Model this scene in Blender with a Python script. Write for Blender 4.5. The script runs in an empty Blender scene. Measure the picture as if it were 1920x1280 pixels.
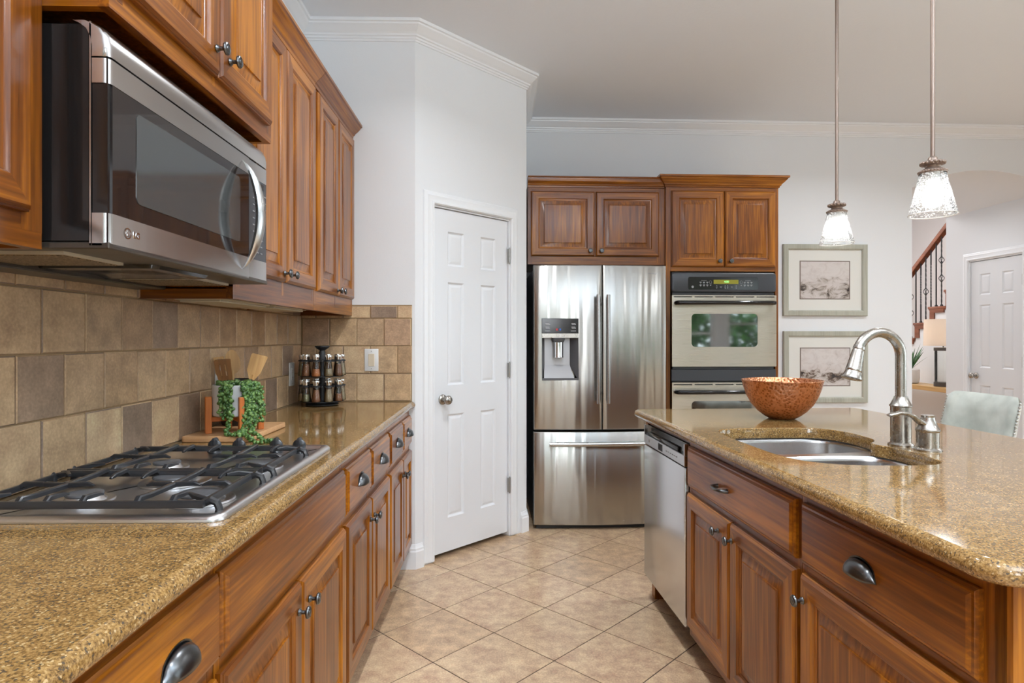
import bpy, bmesh, math, random
from mathutils import Vector, Matrix
random.seed(7)
sc = bpy.context.scene
R = math.radians

# ------------------------------------------------------------------ camera
cam_d = bpy.data.cameras.new('camera'); cam = bpy.data.objects.new('camera', cam_d)
sc.collection.objects.link(cam); sc.camera = cam
cam.location = (0, 0, 1.28); cam.rotation_euler = (R(90), 0, -math.atan(27/1158))
cam_d.sensor_width = 36; cam_d.lens = 1158/1920*36; cam_d.shift_y = -9/1920
cam_d.clip_start = .02; cam_d.clip_end = 200
# ------------------------------------------------------------------ view
sc.view_settings.view_transform = 'Standard'; sc.view_settings.look = 'None'
sc.view_settings.gamma = 1; sc.view_settings.use_curve_mapping = False
sc.view_settings.exposure = 0.27
sc.cycles.use_denoising = True
sc.cycles.max_bounces = 10; sc.cycles.diffuse_bounces = 5; sc.cycles.glossy_bounces = 5
sc.cycles.transmission_bounces = 6; sc.cycles.transparent_max_bounces = 16
sc.cycles.caustics_reflective = False; sc.cycles.caustics_refractive = False
sc.cycles.sample_clamp_indirect = 6
# ------------------------------------------------------------------ world: pale daylight outside the windows
w = bpy.data.worlds.new('world'); sc.world = w; w.use_nodes = True
bg = w.node_tree.nodes['Background']; bg.inputs[0].default_value = (.84, .92, 1, 1); bg.inputs[1].default_value = 5.0
# ------------------------------------------------------------------ lamps
def area(name, loc, rot, sx, sy, power, col=(1, 1, 1), spread=180, shape='RECTANGLE'):
    l = bpy.data.lights.new(name, 'AREA'); l.shape = shape; l.size = sx
    if shape == 'RECTANGLE': l.size_y = sy
    l.energy = power; l.color = col; l.spread = R(spread)
    o = bpy.data.objects.new(name, l); sc.collection.objects.link(o)
    o.location = loc; o.rotation_euler = [R(a) for a in rot]; return o
def portal(loc, rot, sx, sy):
    o = area('window_daylight', loc, rot, sx, sy, 1); o.data.cycles.is_portal = True
portal((.1, -4.15, 1.55), (90, 0, 0), 1.5, 1.9); portal((3.9, -4.15, 1.35), (90, 0, 0), 2.0, 2.1); portal((5.95, -4.15, 1.55), (90, 0, 0), 1.5, 1.9)
portal((7.65, -1.9, 1.55), (90, 0, 90), 1.4, 1.9); portal((7.65, 1.3, 1.55), (90, 0, 90), 2.6, 1.9)
CANS = [(.15, .5), (.15, 2.3), (.15, -1.6), (2.6, .9), (2.6, 3.6), (4.6, .6), (4.6, 3.6), (2.6, -1.8), (4.6, -1.8)]
for i, (x, y) in enumerate(CANS):
    area('recessed_lamp', (x, y, 2.975), (0, 0, 0), .13, .13, 16, (.91, .95, 1), 150, 'DISK')
area('ceiling_fill', (1.4, -.4, 1.9), (180, 0, 0), 1.2, 1.2, 138, (.76, .89, 1), 180)  # added fill aimed upward to brighten the ceiling, no real source
area('front_fill', (.9, -1.9, 1.9), (82, 0, 8), .7, 1.0, 17, (.90, .95, 1), 180)  # added soft fill behind the camera, lifts the backsplash and cabinets
area('hall_fill', (4.0, 5.5, 2.45), (0, 0, 0), .3, .3, 2.2, (.93, .96, 1))  # added fill light for the vaulted passage, not a fitting
area('stairwell_fill', (4.0, 7.9, 3.3), (0, 0, 0), 1.4, 1.4, 50, (.98, .96, .97))  # added light without a fixture, brightens the stairwell walls

# ------------------------------------------------------------------ node helpers
def mat(name):
    m = bpy.data.materials.new(name); m.use_nodes = True
    nt = m.node_tree; b = nt.nodes['Principled BSDF']; return m, nt, b
def N(nt, t, **k):
    n = nt.nodes.new(t)
    for a, v in k.items(): setattr(n, a, v)
    return n
def flat(name, col, rough=.5, metal=0, coat=0, emis=None, es=0, spec=.5):
    m, nt, b = mat(name); b.inputs['Base Color'].default_value = (*col, 1)
    b.inputs['Roughness'].default_value = rough; b.inputs['Metallic'].default_value = metal
    b.inputs['Coat Weight'].default_value = coat; b.inputs['Coat Roughness'].default_value = .08
    b.inputs['Specular IOR Level'].default_value = spec
    # a little unevenness so that nothing is perfectly uniform
    tc = N(nt, 'ShaderNodeTexCoord'); nz = N(nt, 'ShaderNodeTexNoise'); nz.inputs['Scale'].default_value = 14
    nz.inputs['Detail'].default_value = 3
    mr = N(nt, 'ShaderNodeMapRange'); mr.inputs[3].default_value = max(0, rough-.03); mr.inputs[4].default_value = min(1, rough+.03)
    nt.links.new(tc.outputs['Object'], nz.inputs['Vector']); nt.links.new(nz.outputs[0], mr.inputs[0]); nt.links.new(mr.outputs[0], b.inputs['Roughness'])
    if emis: b.inputs['Emission Color'].default_value = (*emis, 1); b.inputs['Emission Strength'].default_value = es
    return m
def ramp(nt, stops):
    r = N(nt, 'ShaderNodeValToRGB'); e = r.color_ramp.elements
    while len(e) < len(stops): e.new(.5)
    for x, (p, c) in zip(e, stops): x.position = p; x.color = (*c, 1)
    return r
def bump(nt, b, h, s, d=.002):
    bp = N(nt, 'ShaderNodeBump'); bp.inputs['Strength'].default_value = s; bp.inputs['Distance'].default_value = d
    nt.links.new(h, bp.inputs['Height']); nt.links.new(bp.outputs[0], b.inputs['Normal']); return bp
def wood(name, axis, cols, rough=.3, coat=.28, scale=1):
    m, nt, b = mat(name); L = nt.links.new
    tc = N(nt, 'ShaderNodeTexCoord'); oi = N(nt, 'ShaderNodeObjectInfo')
    mul = N(nt, 'ShaderNodeVectorMath', operation='SCALE'); mul.inputs[0].default_value = (7.3, 11.7, 5.1)
    L(oi.outputs['Random'], mul.inputs['Scale'])
    add = N(nt, 'ShaderNodeVectorMath', operation='ADD'); L(tc.outputs['Object'], add.inputs[0]); L(mul.outputs[0], add.inputs[1])
    def mp(a, c):
        k = N(nt, 'ShaderNodeMapping'); s = [a*scale]*3; s['xyz'.index(axis)] = c*scale; k.inputs['Scale'].default_value = s
        L(add.outputs[0], k.inputs['Vector']); return k.outputs[0]
    n1 = N(nt, 'ShaderNodeTexNoise'); n1.inputs['Scale'].default_value = 1; n1.inputs['Detail'].default_value = 4; n1.inputs['Distortion'].default_value = 1.0; L(mp(13, 1.3), n1.inputs['Vector'])
    n2 = N(nt, 'ShaderNodeTexNoise'); n2.inputs['Scale'].default_value = 1; n2.inputs['Detail'].default_value = 5; L(mp(110, 4), n2.inputs['Vector'])
    n3 = N(nt, 'ShaderNodeTexNoise'); n3.inputs['Scale'].default_value = 1; n3.inputs['Detail'].default_value = 2; L(mp(3, .8), n3.inputs['Vector'])
    a1 = N(nt, 'ShaderNodeMath', operation='MULTIPLY_ADD'); L(n2.outputs[0], a1.inputs[0]); a1.inputs[1].default_value = .48; 
    a0 = N(nt, 'ShaderNodeMath', operation='MULTIPLY'); L(n1.outputs[0], a0.inputs[0]); a0.inputs[1].default_value = .40; L(a0.outputs[0], a1.inputs[2])
    a2 = N(nt, 'ShaderNodeMath', operation='MULTIPLY_ADD'); L(n3.outputs[0], a2.inputs[0]); a2.inputs[1].default_value = .3; L(a1.outputs[0], a2.inputs[2])
    a3 = N(nt, 'ShaderNodeMath', operation='MULTIPLY_ADD'); L(oi.outputs['Random'], a3.inputs[0]); a3.inputs[1].default_value = .10; L(a2.outputs[0], a3.inputs[2])
    r = ramp(nt, [(.43, cols[0]), (.62, cols[1]), (.80, cols[2])]); L(a3.outputs[0], r.inputs[0]); L(r.outputs[0], b.inputs['Base Color'])
    b.inputs['Roughness'].default_value = rough; b.inputs['Specular IOR Level'].default_value = .38; b.inputs['Coat Weight'].default_value = coat; b.inputs['Coat Roughness'].default_value = .13; b.inputs['Coat Tint'].default_value = (.95, .96, 1, 1)
    bump(nt, b, n2.outputs[0], .12, .001); return m
CAB = [(.066, .0155, .0020), (.205, .060, .0040), (.45, .160, .0080)]
wv = wood('cabinet_wood_vertical', 'z', CAB); wh = wood('cabinet_wood_horizontal', 'x', CAB); wd = wood('cabinet_wood_deep', 'y', CAB)
bamboo = wood('bamboo', 'z', [(.42, .22, .075), (.56, .32, .12), (.68, .42, .18)], .5, 0)
bamboo_dark = wood('dark_bamboo', 'z', [(.15, .06, .015), (.22, .09, .022), (.3, .13, .035)], .5, 0)
board_m = wood('board_wood', 'x', [(.38, .20, .09), (.50, .28, .13), (.58, .34, .17)], .5, 0)
acacia = wood('orange_wood', 'z', [(.42, .10, .02), (.55, .15, .03), (.66, .22, .05)], .4, .1)
stair_wood = wood('stair_wood', 'y', [(.12, .035, .015), (.21, .065, .028), (.3, .1, .045)], .35, .3)
pine = wood('pale_table_wood', 'y', [(.42, .24, .08), (.55, .33, .12), (.66, .42, .18)], .4, .1)

def painted(name, col, rough=.7, bs=.12, sc_=160):
    m, nt, b = mat(name); L = nt.links.new; b.inputs['Base Color'].default_value = (*col, 1); b.inputs['Roughness'].default_value = rough
    tc = N(nt, 'ShaderNodeTexCoord'); nz = N(nt, 'ShaderNodeTexNoise'); nz.inputs['Scale'].default_value = sc_; nz.inputs['Detail'].default_value = 2
    L(tc.outputs['Object'], nz.inputs['Vector']); bump(nt, b, nz.outputs[0], bs, .003); return m
wall_m = painted('wall_paint', (.775, .795, .82)); ceil_m = painted('ceiling_paint', (.80, .84, .89), .85, .25, 60)
trim_m = flat('white_trim', (.82, .84, .865), .35); door_m = flat('door_paint', (.765, .785, .815), .38)
warm_wall = painted('stairwell_paint', (.80, .775, .76))

def steel(name, col, rough, aniso=.75, wave=.0, axis=None, rot=0.0):
    m, nt, b = mat(name); L = nt.links.new
    b.inputs['Base Color'].default_value = (*col, 1); b.inputs['Metallic'].default_value = 1; b.inputs['Roughness'].default_value = rough
    b.inputs['Anisotropic'].default_value = aniso; b.inputs['Anisotropic Rotation'].default_value = rot
    tg = N(nt, 'ShaderNodeTangent', direction_type='RADIAL', axis='Z'); L(tg.outputs[0], b.inputs['Tangent'])
    tc = N(nt, 'ShaderNodeTexCoord'); mp = N(nt, 'ShaderNodeMapping'); mp.inputs['Scale'].default_value = (3, 3, 500) if axis == 'h' else ((500, 500, 3) if axis == 'v' else (60, 60, 60))
    nz = N(nt, 'ShaderNodeTexNoise'); nz.inputs['Scale'].default_value = 1; nz.inputs['Detail'].default_value = 2
    L(tc.outputs['Object'], mp.inputs[0]); L(mp.outputs[0], nz.inputs['Vector'])
    mr = N(nt, 'ShaderNodeMapRange'); mr.inputs[3].default_value = rough*.92; mr.inputs[4].default_value = rough*1.08; L(nz.outputs[0], mr.inputs[0]); L(mr.outputs[0], b.inputs['Roughness'])
    if wave:
        mp2 = N(nt, 'ShaderNodeMapping'); mp2.inputs['Scale'].default_value = (12, 12, .8); L(tc.outputs['Object'], mp2.inputs[0])
        n2 = N(nt, 'ShaderNodeTexNoise'); n2.inputs['Scale'].default_value = 1; n2.inputs['Detail'].default_value = 1.5; L(mp2.outputs[0], n2.inputs['Vector'])
        bump(nt, b, n2.outputs[0], wave, .02)
    return m
steel_f = steel('fridge_steel', (.44, .432, .408), .25, .85, .33, 'h', .25)
steel_o = steel('oven_steel', (.56, .51, .445), .28, .75, .06, 'h', .25)
steel_m = steel('microwave_steel', (.52, .50, .49), .22, .6, .03, 'v', 0)
steel_s = steel('sink_steel', (.66, .66, .67), .24, .3, 0)
steel_c = steel('cooktop_steel', (.68, .68, .69), .3, .2, 0)
nickel = steel('brushed_nickel', (.43, .405, .37), .27, .3, 0)
chrome = flat('chrome', (.8, .8, .8), .12, 1)
handle_m = flat('satin_handle', (.66, .69, .70), .28, 1)
handle_f = flat('fridge_handle', (.40, .39, .385), .25, 1)
bronze = flat('pull_metal', (.13, .135, .14), .3, 1)
bronze_p = flat('pendant_bronze', (.30, .23, .19), .42, .85)
iron = flat('black_iron', (.022, .023, .026), .32, 0, .25)
hinge_m = flat('hinge_metal', (.42, .41, .39), .35, 1)
black = flat('gloss_black', (.012, .011, .011), .12); matte_black = flat('matte_black', (.025, .026, .028), .5)
panel_black = flat('oven_black', (.045, .048, .055), .35); dark_grey = flat('dark_grey_plastic', (.09, .09, .095), .4)
body_dark = flat('appliance_side', (.05, .05, .055), .4); hood_dark = flat('hood_metal', (.10, .085, .07), .35, .7)
white_pl = flat('white_plastic', (.8, .8, .79), .35); ivory = flat('ivory_plastic', (.72, .62, .47), .35)
beige_fix = flat('fixture_cover', (.55, .50, .40), .4)
grey_marks = flat('grey_marking', (.55, .56, .58), .5); dim_marks = flat('dim_marking', (.30, .31, .32), .5)
pot_white = flat('white_ceramic', (.66, .66, .67), .45); crock_m = flat('dark_crock', (.028, .022, .024), .35)
soil = flat('soil', (.04, .025, .015), .9)
mat_board = flat('mat_board', (.74, .74, .70), .8); art_border = flat('art_border', (.17, .13, .11), .5)
frame_m = wood('picture_frame_wood', 'z', [(.30, .30, .245), (.38, .38, .315), (.46, .46, .39)], .45, 0)
lamp_dark = flat('lamp_dark_metal', (.10, .09, .085), .4, .6); nail_m = flat('pale_nails', (.55, .55, .53), .35, .8)
grout_floor = flat('floor_grout', (.085, .062, .048), .9); grout_wall = flat('backsplash_grout', (.33, .23, .125), .9)
green_glow = flat('clock_display', (.05, .055, .0), .3, 0, 0, (.30, .26, .02), .55); digits = flat('clock_digits', (.1, .4, .1), .4, 0, 0, (.35, 1, .3), 1.1)
red_mark = flat('red_mark', (.6, .03, .04), .4); blue_mark = flat('blue_mark', (.02, .12, .5), .4)
bulb_m = flat('lit_bulb', (1, 1, 1), .4, 0, 0, (1, .98, .95), 13)
socket_m = flat('bulb_socket', (.75, .74, .70), .4)

def granite():
    m, nt, b = mat('granite'); L = nt.links.new
    tc = N(nt, 'ShaderNodeTexCoord')
    n1 = N(nt, 'ShaderNodeTexNoise'); n1.inputs['Scale'].default_value = 240; n1.inputs['Detail'].default_value = 4; n1.inputs['Roughness'].default_value = .7; L(tc.outputs['Object'], n1.inputs['Vector'])
    v = N(nt, 'ShaderNodeTexVoronoi'); v.inputs['Scale'].default_value = 340; L(tc.outputs['Object'], v.inputs['Vector'])
    n2 = N(nt, 'ShaderNodeTexNoise'); n2.inputs['Scale'].default_value = 30; n2.inputs['Detail'].default_value = 3; L(tc.outputs['Object'], n2.inputs['Vector'])
    r1 = ramp(nt, [(.32, (.075, .044, .019)), (.43, (.185, .103, .033)), (.54, (.31, .18, .060)), (.68, (.43, .275, .115))])
    mm = N(nt, 'ShaderNodeMath', operation='MULTIPLY_ADD'); L(n2.outputs[0], mm.inputs[0]); mm.inputs[1].default_value = .25
    s = N(nt, 'ShaderNodeMath', operation='SUBTRACT'); L(n1.outputs[0], s.inputs[0]); s.inputs[1].default_value = .125; L(s.outputs[0], mm.inputs[2])
    L(mm.outputs[0], r1.inputs[0])
    sep = N(nt, 'ShaderNodeSeparateColor'); L(v.outputs['Color'], sep.inputs[0])
    r2 = ramp(nt, [(.0, (1, 1, 1)), (.05, (1, 1, 1)), (.06, (0, 0, 0)), (.88, (0, 0, 0))]); r2.color_ramp.interpolation = 'CONSTANT'
    L(sep.outputs[0], r2.inputs[0])
    mx = N(nt, 'ShaderNodeMix', data_type='RGBA'); L(r2.outputs[0], mx.inputs[0]); L(r1.outputs[0], mx.inputs[6]); mx.inputs[7].default_value = (.085, .062, .04, 1)
    r3 = ramp(nt, [(0, (0, 0, 0)), (.955, (1, 1, 1))]); r3.color_ramp.interpolation = 'CONSTANT'; L(sep.outputs[1], r3.inputs[0])
    mx2 = N(nt, 'ShaderNodeMix', data_type='RGBA'); L(r3.outputs[0], mx2.inputs[0]); L(mx.outputs[2], mx2.inputs[6]); mx2.inputs[7].default_value = (.48, .34, .17, 1)
    L(mx2.outputs[2], b.inputs['Base Color']); b.inputs['Roughness'].default_value = .075; b.inputs['IOR'].default_value = 1.62
    return m
gran = granite()
def tile_mat(name, stops, nscale, rough, spots=(.5, .5, .5), mixf=.35):
    m, nt, b = mat(name); L = nt.links.new
    g = N(nt, 'ShaderNodeNewGeometry'); r = ramp(nt, stops); r.color_ramp.interpolation = 'LINEAR'; L(g.outputs['Random Per Island'], r.inputs[0])
    tc = N(nt, 'ShaderNodeTexCoord'); sh = N(nt, 'ShaderNodeVectorMath', operation='MULTIPLY_ADD')
    cb = N(nt, 'ShaderNodeCombineXYZ'); L(g.outputs['Random Per Island'], cb.inputs[0]); L(g.outputs['Random Per Island'], cb.inputs[1]); L(g.outputs['Random Per Island'], cb.inputs[2])
    L(cb.outputs[0], sh.inputs[0]); sh.inputs[1].default_value = (23, 31, 17); L(tc.outputs['Object'], sh.inputs[2])
    n = N(nt, 'ShaderNodeTexNoise'); n.inputs['Scale'].default_value = nscale; n.inputs['Detail'].default_value = 8; n.inputs['Roughness'].default_value = .62; L(sh.outputs[0], n.inputs['Vector'])
    n2 = N(nt, 'ShaderNodeTexNoise'); n2.inputs['Scale'].default_value = nscale*9; n2.inputs['Detail'].default_value = 4; L(sh.outputs[0], n2.inputs['Vector'])
    c = ramp(nt, [(.33, tuple(.62*k for k in spots)), (.5, spots), (.68, tuple(min(1, 1.45*k) for k in spots))]); L(n.outputs[0], c.inputs[0])
    mx = N(nt, 'ShaderNodeMix', data_type='RGBA', blend_type='OVERLAY'); mx.inputs[0].default_value = mixf; L(r.outputs[0], mx.inputs[6]); L(c.outputs[0], mx.inputs[7])
    c2 = ramp(nt, [(.3, (.38, .38, .38)), (.5, (.5, .5, .5)), (.72, (.68, .68, .68))]); L(n2.outputs[0], c2.inputs[0])
    mx2 = N(nt, 'ShaderNodeMix', data_type='RGBA', blend_type='OVERLAY'); mx2.inputs[0].default_value = mixf; L(mx.outputs[2], mx2.inputs[6]); L(c2.outputs[0], mx2.inputs[7])
    L(mx2.outputs[2], b.inputs['Base Color']); b.inputs['Roughness'].default_value = rough
    bump(nt, b, n.outputs[0], .2, .002); return m
tile_w = tile_mat('backsplash_tile', [(0, (.50, .335, .19)), (.2, (.60, .43, .26)), (.4, (.39, .25, .14)), (.55, (.55, .38, .22)), (.72, (.34, .23, .15)), (.86, (.26, .19, .145)), (1, (.52, .33, .195))], 15, .38, (.5, .5, .5), .55)
tile_f = tile_mat('floor_tile', [(0, (.52, .36, .225)), (.5, (.57, .405, .26)), (1, (.60, .425, .275))], 17, .3, (.5, .485, .465), .8)

def copper():
    m, nt, b = mat('hammered_copper'); L = nt.links.new
    tc = N(nt, 'ShaderNodeTexCoord'); v = N(nt, 'ShaderNodeTexVoronoi'); v.inputs['Scale'].default_value = 92
    L(tc.outputs['Object'], v.inputs['Vector'])
    r = ramp(nt, [(.0, (.36, .12, .045)), (.25, (.46, .17, .07)), (.55, (.74, .34, .18))]); L(v.outputs['Distance'], r.inputs[0]); L(r.outputs[0], b.inputs['Base Color'])
    b.inputs['Metallic'].default_value = 1; b.inputs['Roughness'].default_value = .3
    iv = N(nt, 'ShaderNodeMath', operation='SUBTRACT'); iv.inputs[0].default_value = 1; L(v.outputs['Distance'], iv.inputs[1]); bump(nt, b, v.outputs['Distance'], .55, .004); return m
copper_m = copper()
def thin_glass(name, tint, specks):
    m, nt, b = mat(name); L = nt.links.new; nt.nodes.remove(b); out = nt.nodes['Material Output']
    t = N(nt, 'ShaderNodeBsdfTransparent'); t.inputs[0].default_value = (*tint, 1)
    g = N(nt, 'ShaderNodeBsdfGlossy'); g.inputs['Roughness'].default_value = .05
    f = N(nt, 'ShaderNodeFresnel'); f.inputs[0].default_value = 1.22 if specks else 1.5
    mx = N(nt, 'ShaderNodeMixShader'); L(f.outputs[0], mx.inputs[0]); L(t.outputs[0], mx.inputs[1]); L(g.outputs[0], mx.inputs[2]); last = mx.outputs[0]
    if specks:
        tc = N(nt, 'ShaderNodeTexCoord'); v = N(nt, 'ShaderNodeTexVoronoi'); v.inputs['Scale'].default_value = 190; L(tc.outputs['Object'], v.inputs['Vector'])
        nz = N(nt, 'ShaderNodeTexNoise'); nz.inputs['Scale'].default_value = 60; L(tc.outputs['Object'], nz.inputs['Vector'])
        ad = N(nt, 'ShaderNodeMath', operation='MULTIPLY_ADD'); L(nz.outputs[0], ad.inputs[0]); ad.inputs[1].default_value = -.55; L(v.outputs['Distance'], ad.inputs[2])
        r = ramp(nt, [(0, (1, 1, 1)), (.04, (.5, .5, .5)), (.10, (.06, .06, .06))]); L(ad.outputs[0], r.inputs[0])
        tr = N(nt, 'ShaderNodeBsdfTranslucent'); tr.inputs[0].default_value = (1, 1, 1, 1); df = N(nt, 'ShaderNodeBsdfDiffuse'); df.inputs[0].default_value = (.9, .9, .9, 1)
        m2 = N(nt, 'ShaderNodeMixShader'); m2.inputs[0].default_value = .5; L(tr.outputs[0], m2.inputs[1]); L(df.outputs[0], m2.inputs[2])
        m3 = N(nt, 'ShaderNodeMixShader'); L(r.outputs[0], m3.inputs[0]); L(last, m3.inputs[1]); L(m2.outputs[0], m3.inputs[2]); last = m3.outputs[0]
    L(last, out.inputs[0]); return m
rim_glint_m = flat('glass_rim_glint', (.95, .96, .96), .15, 0, .5)  # near-white colour stands in for the glint along the glass edge
seeded = thin_glass('seeded_glass', (.97, .98, .98), True); clear = thin_glass('clear_glass', (.95, .97, .97), False)
pane_m = thin_glass('window_pane', (.93, .96, .95), False)
def shade_mat():
    m, nt, b = mat('lamp_shade_fabric'); L = nt.links.new; out = nt.nodes['Material Output']
    b.inputs['Base Color'].default_value = (.85, .80, .74, 1); b.inputs['Roughness'].default_value = .8
    t = N(nt, 'ShaderNodeBsdfTranslucent'); t.inputs[0].default_value = (.95, .86, .76, 1); mx = N(nt, 'ShaderNodeMixShader'); mx.inputs[0].default_value = .45
    L(b.outputs[0], mx.inputs[1]); L(t.outputs[0], mx.inputs[2]); L(mx.outputs[0], out.inputs[0]); return m
shade_m = shade_mat()
def noise_col(name, stops, scale, rough=.6, det=4, coat=0, subs=0):
    m, nt, b = mat(name); L = nt.links.new; tc = N(nt, 'ShaderNodeTexCoord'); n = N(nt, 'ShaderNodeTexNoise'); n.inputs['Scale'].default_value = scale; n.inputs['Detail'].default_value = det
    L(tc.outputs['Object'], n.inputs['Vector']); r = ramp(nt, stops); L(n.outputs[0], r.inputs[0]); L(r.outputs[0], b.inputs['Base Color']); b.inputs['Roughness'].default_value = rough; b.inputs['Coat Weight'].default_value = coat
    return m
velvet = noise_col('sage_velvet', [(.3, (.46, .50, .45)), (.5, (.58, .62, .56)), (.7, (.68, .72, .66))], 11, .85)
velvet.node_tree.nodes['Principled BSDF'].inputs['Sheen Weight'].default_value = .4
leaf_m = noise_col('pearl_leaf', [(.35, (.028, .075, .014)), (.5, (.065, .15, .030)), (.68, (.20, .32, .09))], 90, .4, 1)
stem_m = flat('plant_stem', (.12, .16, .05), .6)
yucca_m = noise_col('yucca_leaf', [(.3, (.02, .09, .025)), (.7, (.06, .20, .05))], 20, .5)
hedge_m = noise_col('garden_leaf', [(.35, (.015, .07, .012)), (.55, (.05, .20, .03)), (.72, (.20, .42, .08))], 6, .6)
grass_m = noise_col('lawn', [(.3, (.05, .12, .03)), (.7, (.12, .22, .06))], 4, .9)
spices = [noise_col('spice_'+n, [(.35, a), (.65, c)], 400, .8) for n, a, c in (('brown', (.16, .06, .025), (.36, .16, .07)), ('orange', (.55, .16, .04), (.70, .26, .08)), ('tan', (.30, .20, .10), (.60, .46, .28)), ('green', (.14, .12, .05), (.38, .33, .17)), ('red', (.22, .05, .02), (.50, .24, .10)))]
filter_m = noise_col('grease_mesh', [(.4, (.08, .055, .03)), (.6, (.33, .24, .14))], 260, .5)
filter_m.node_tree.nodes['Principled BSDF'].inputs['Metallic'].default_value = .5
def art(name, seed, dark):
    m, nt, b = mat(name); L = nt.links.new; tc = N(nt, 'ShaderNodeTexCoord'); sep = N(nt, 'ShaderNodeSeparateXYZ'); L(tc.outputs['Object'], sep.inputs[0])
    mp = N(nt, 'ShaderNodeMapping'); mp.inputs['Location'].default_value = (seed, 0, seed*2); mp.inputs['Scale'].default_value = (11, 1, 17); L(tc.outputs['Object'], mp.inputs[0])
    n = N(nt, 'ShaderNodeTexNoise'); n.inputs['Scale'].default_value = 1; n.inputs['Detail'].default_value = 8; n.inputs['Roughness'].default_value = .68; n.inputs['Distortion'].default_value = .8; L(mp.outputs[0], n.inputs['Vector'])
    # marks gather in a band low in the picture
    d = N(nt, 'ShaderNodeMath', operation='ADD'); L(sep.outputs[2], d.inputs[0]); d.inputs[1].default_value = .075
    ab = N(nt, 'ShaderNodeMath', operation='ABSOLUTE'); L(d.outputs[0], ab.inputs[0])
    mr = N(nt, 'ShaderNodeMapRange'); mr.inputs[1].default_value = 0; mr.inputs[2].default_value = .12; mr.inputs[3].default_value = .13; mr.inputs[4].default_value = -.10; L(ab.outputs[0], mr.inputs[0])
    a = N(nt, 'ShaderNodeMath', operation='ADD'); L(n.outputs[0], a.inputs[0]); L(mr.outputs[0], a.inputs[1])
    r = ramp(nt, [(.36, (.62, .58, .56)), (.52, (.55, .50, .48)), (.60, (.40, .35, .31)), (.66, dark), (.72, (.03, .02, .018))]); L(a.outputs[0], r.inputs[0]); L(r.outputs[0], b.inputs['Base Color'])
    b.inputs['Roughness'].default_value = .6; b.inputs['Coat Weight'].default_value = .6; b.inputs['Coat Roughness'].default_value = .03; return m
art1 = art('abstract_print_a', 1.3, (.16, .13, .11)); art2 = art('abstract_print_b', 4.9, (.13, .085, .06))
glass_coat = flat('glazed_mat_board', (.72, .72, .68), .7, 0, .6)
oven_glass = flat('oven_glass', (.02, .022, .02), .04, 0, 0, None, 0, 1.0); oven_glass.node_tree.nodes['Principled BSDF'].inputs['IOR'].default_value = 2.2
mw_glass = flat('microwave_glass', (.018, .013, .012), .04); mw_mesh = flat('microwave_mesh', (.055, .058, .058), .08)
for g_ in (mw_glass, mw_mesh): g_.node_tree.nodes['Principled BSDF'].inputs['IOR'].default_value = 1.9

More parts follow.
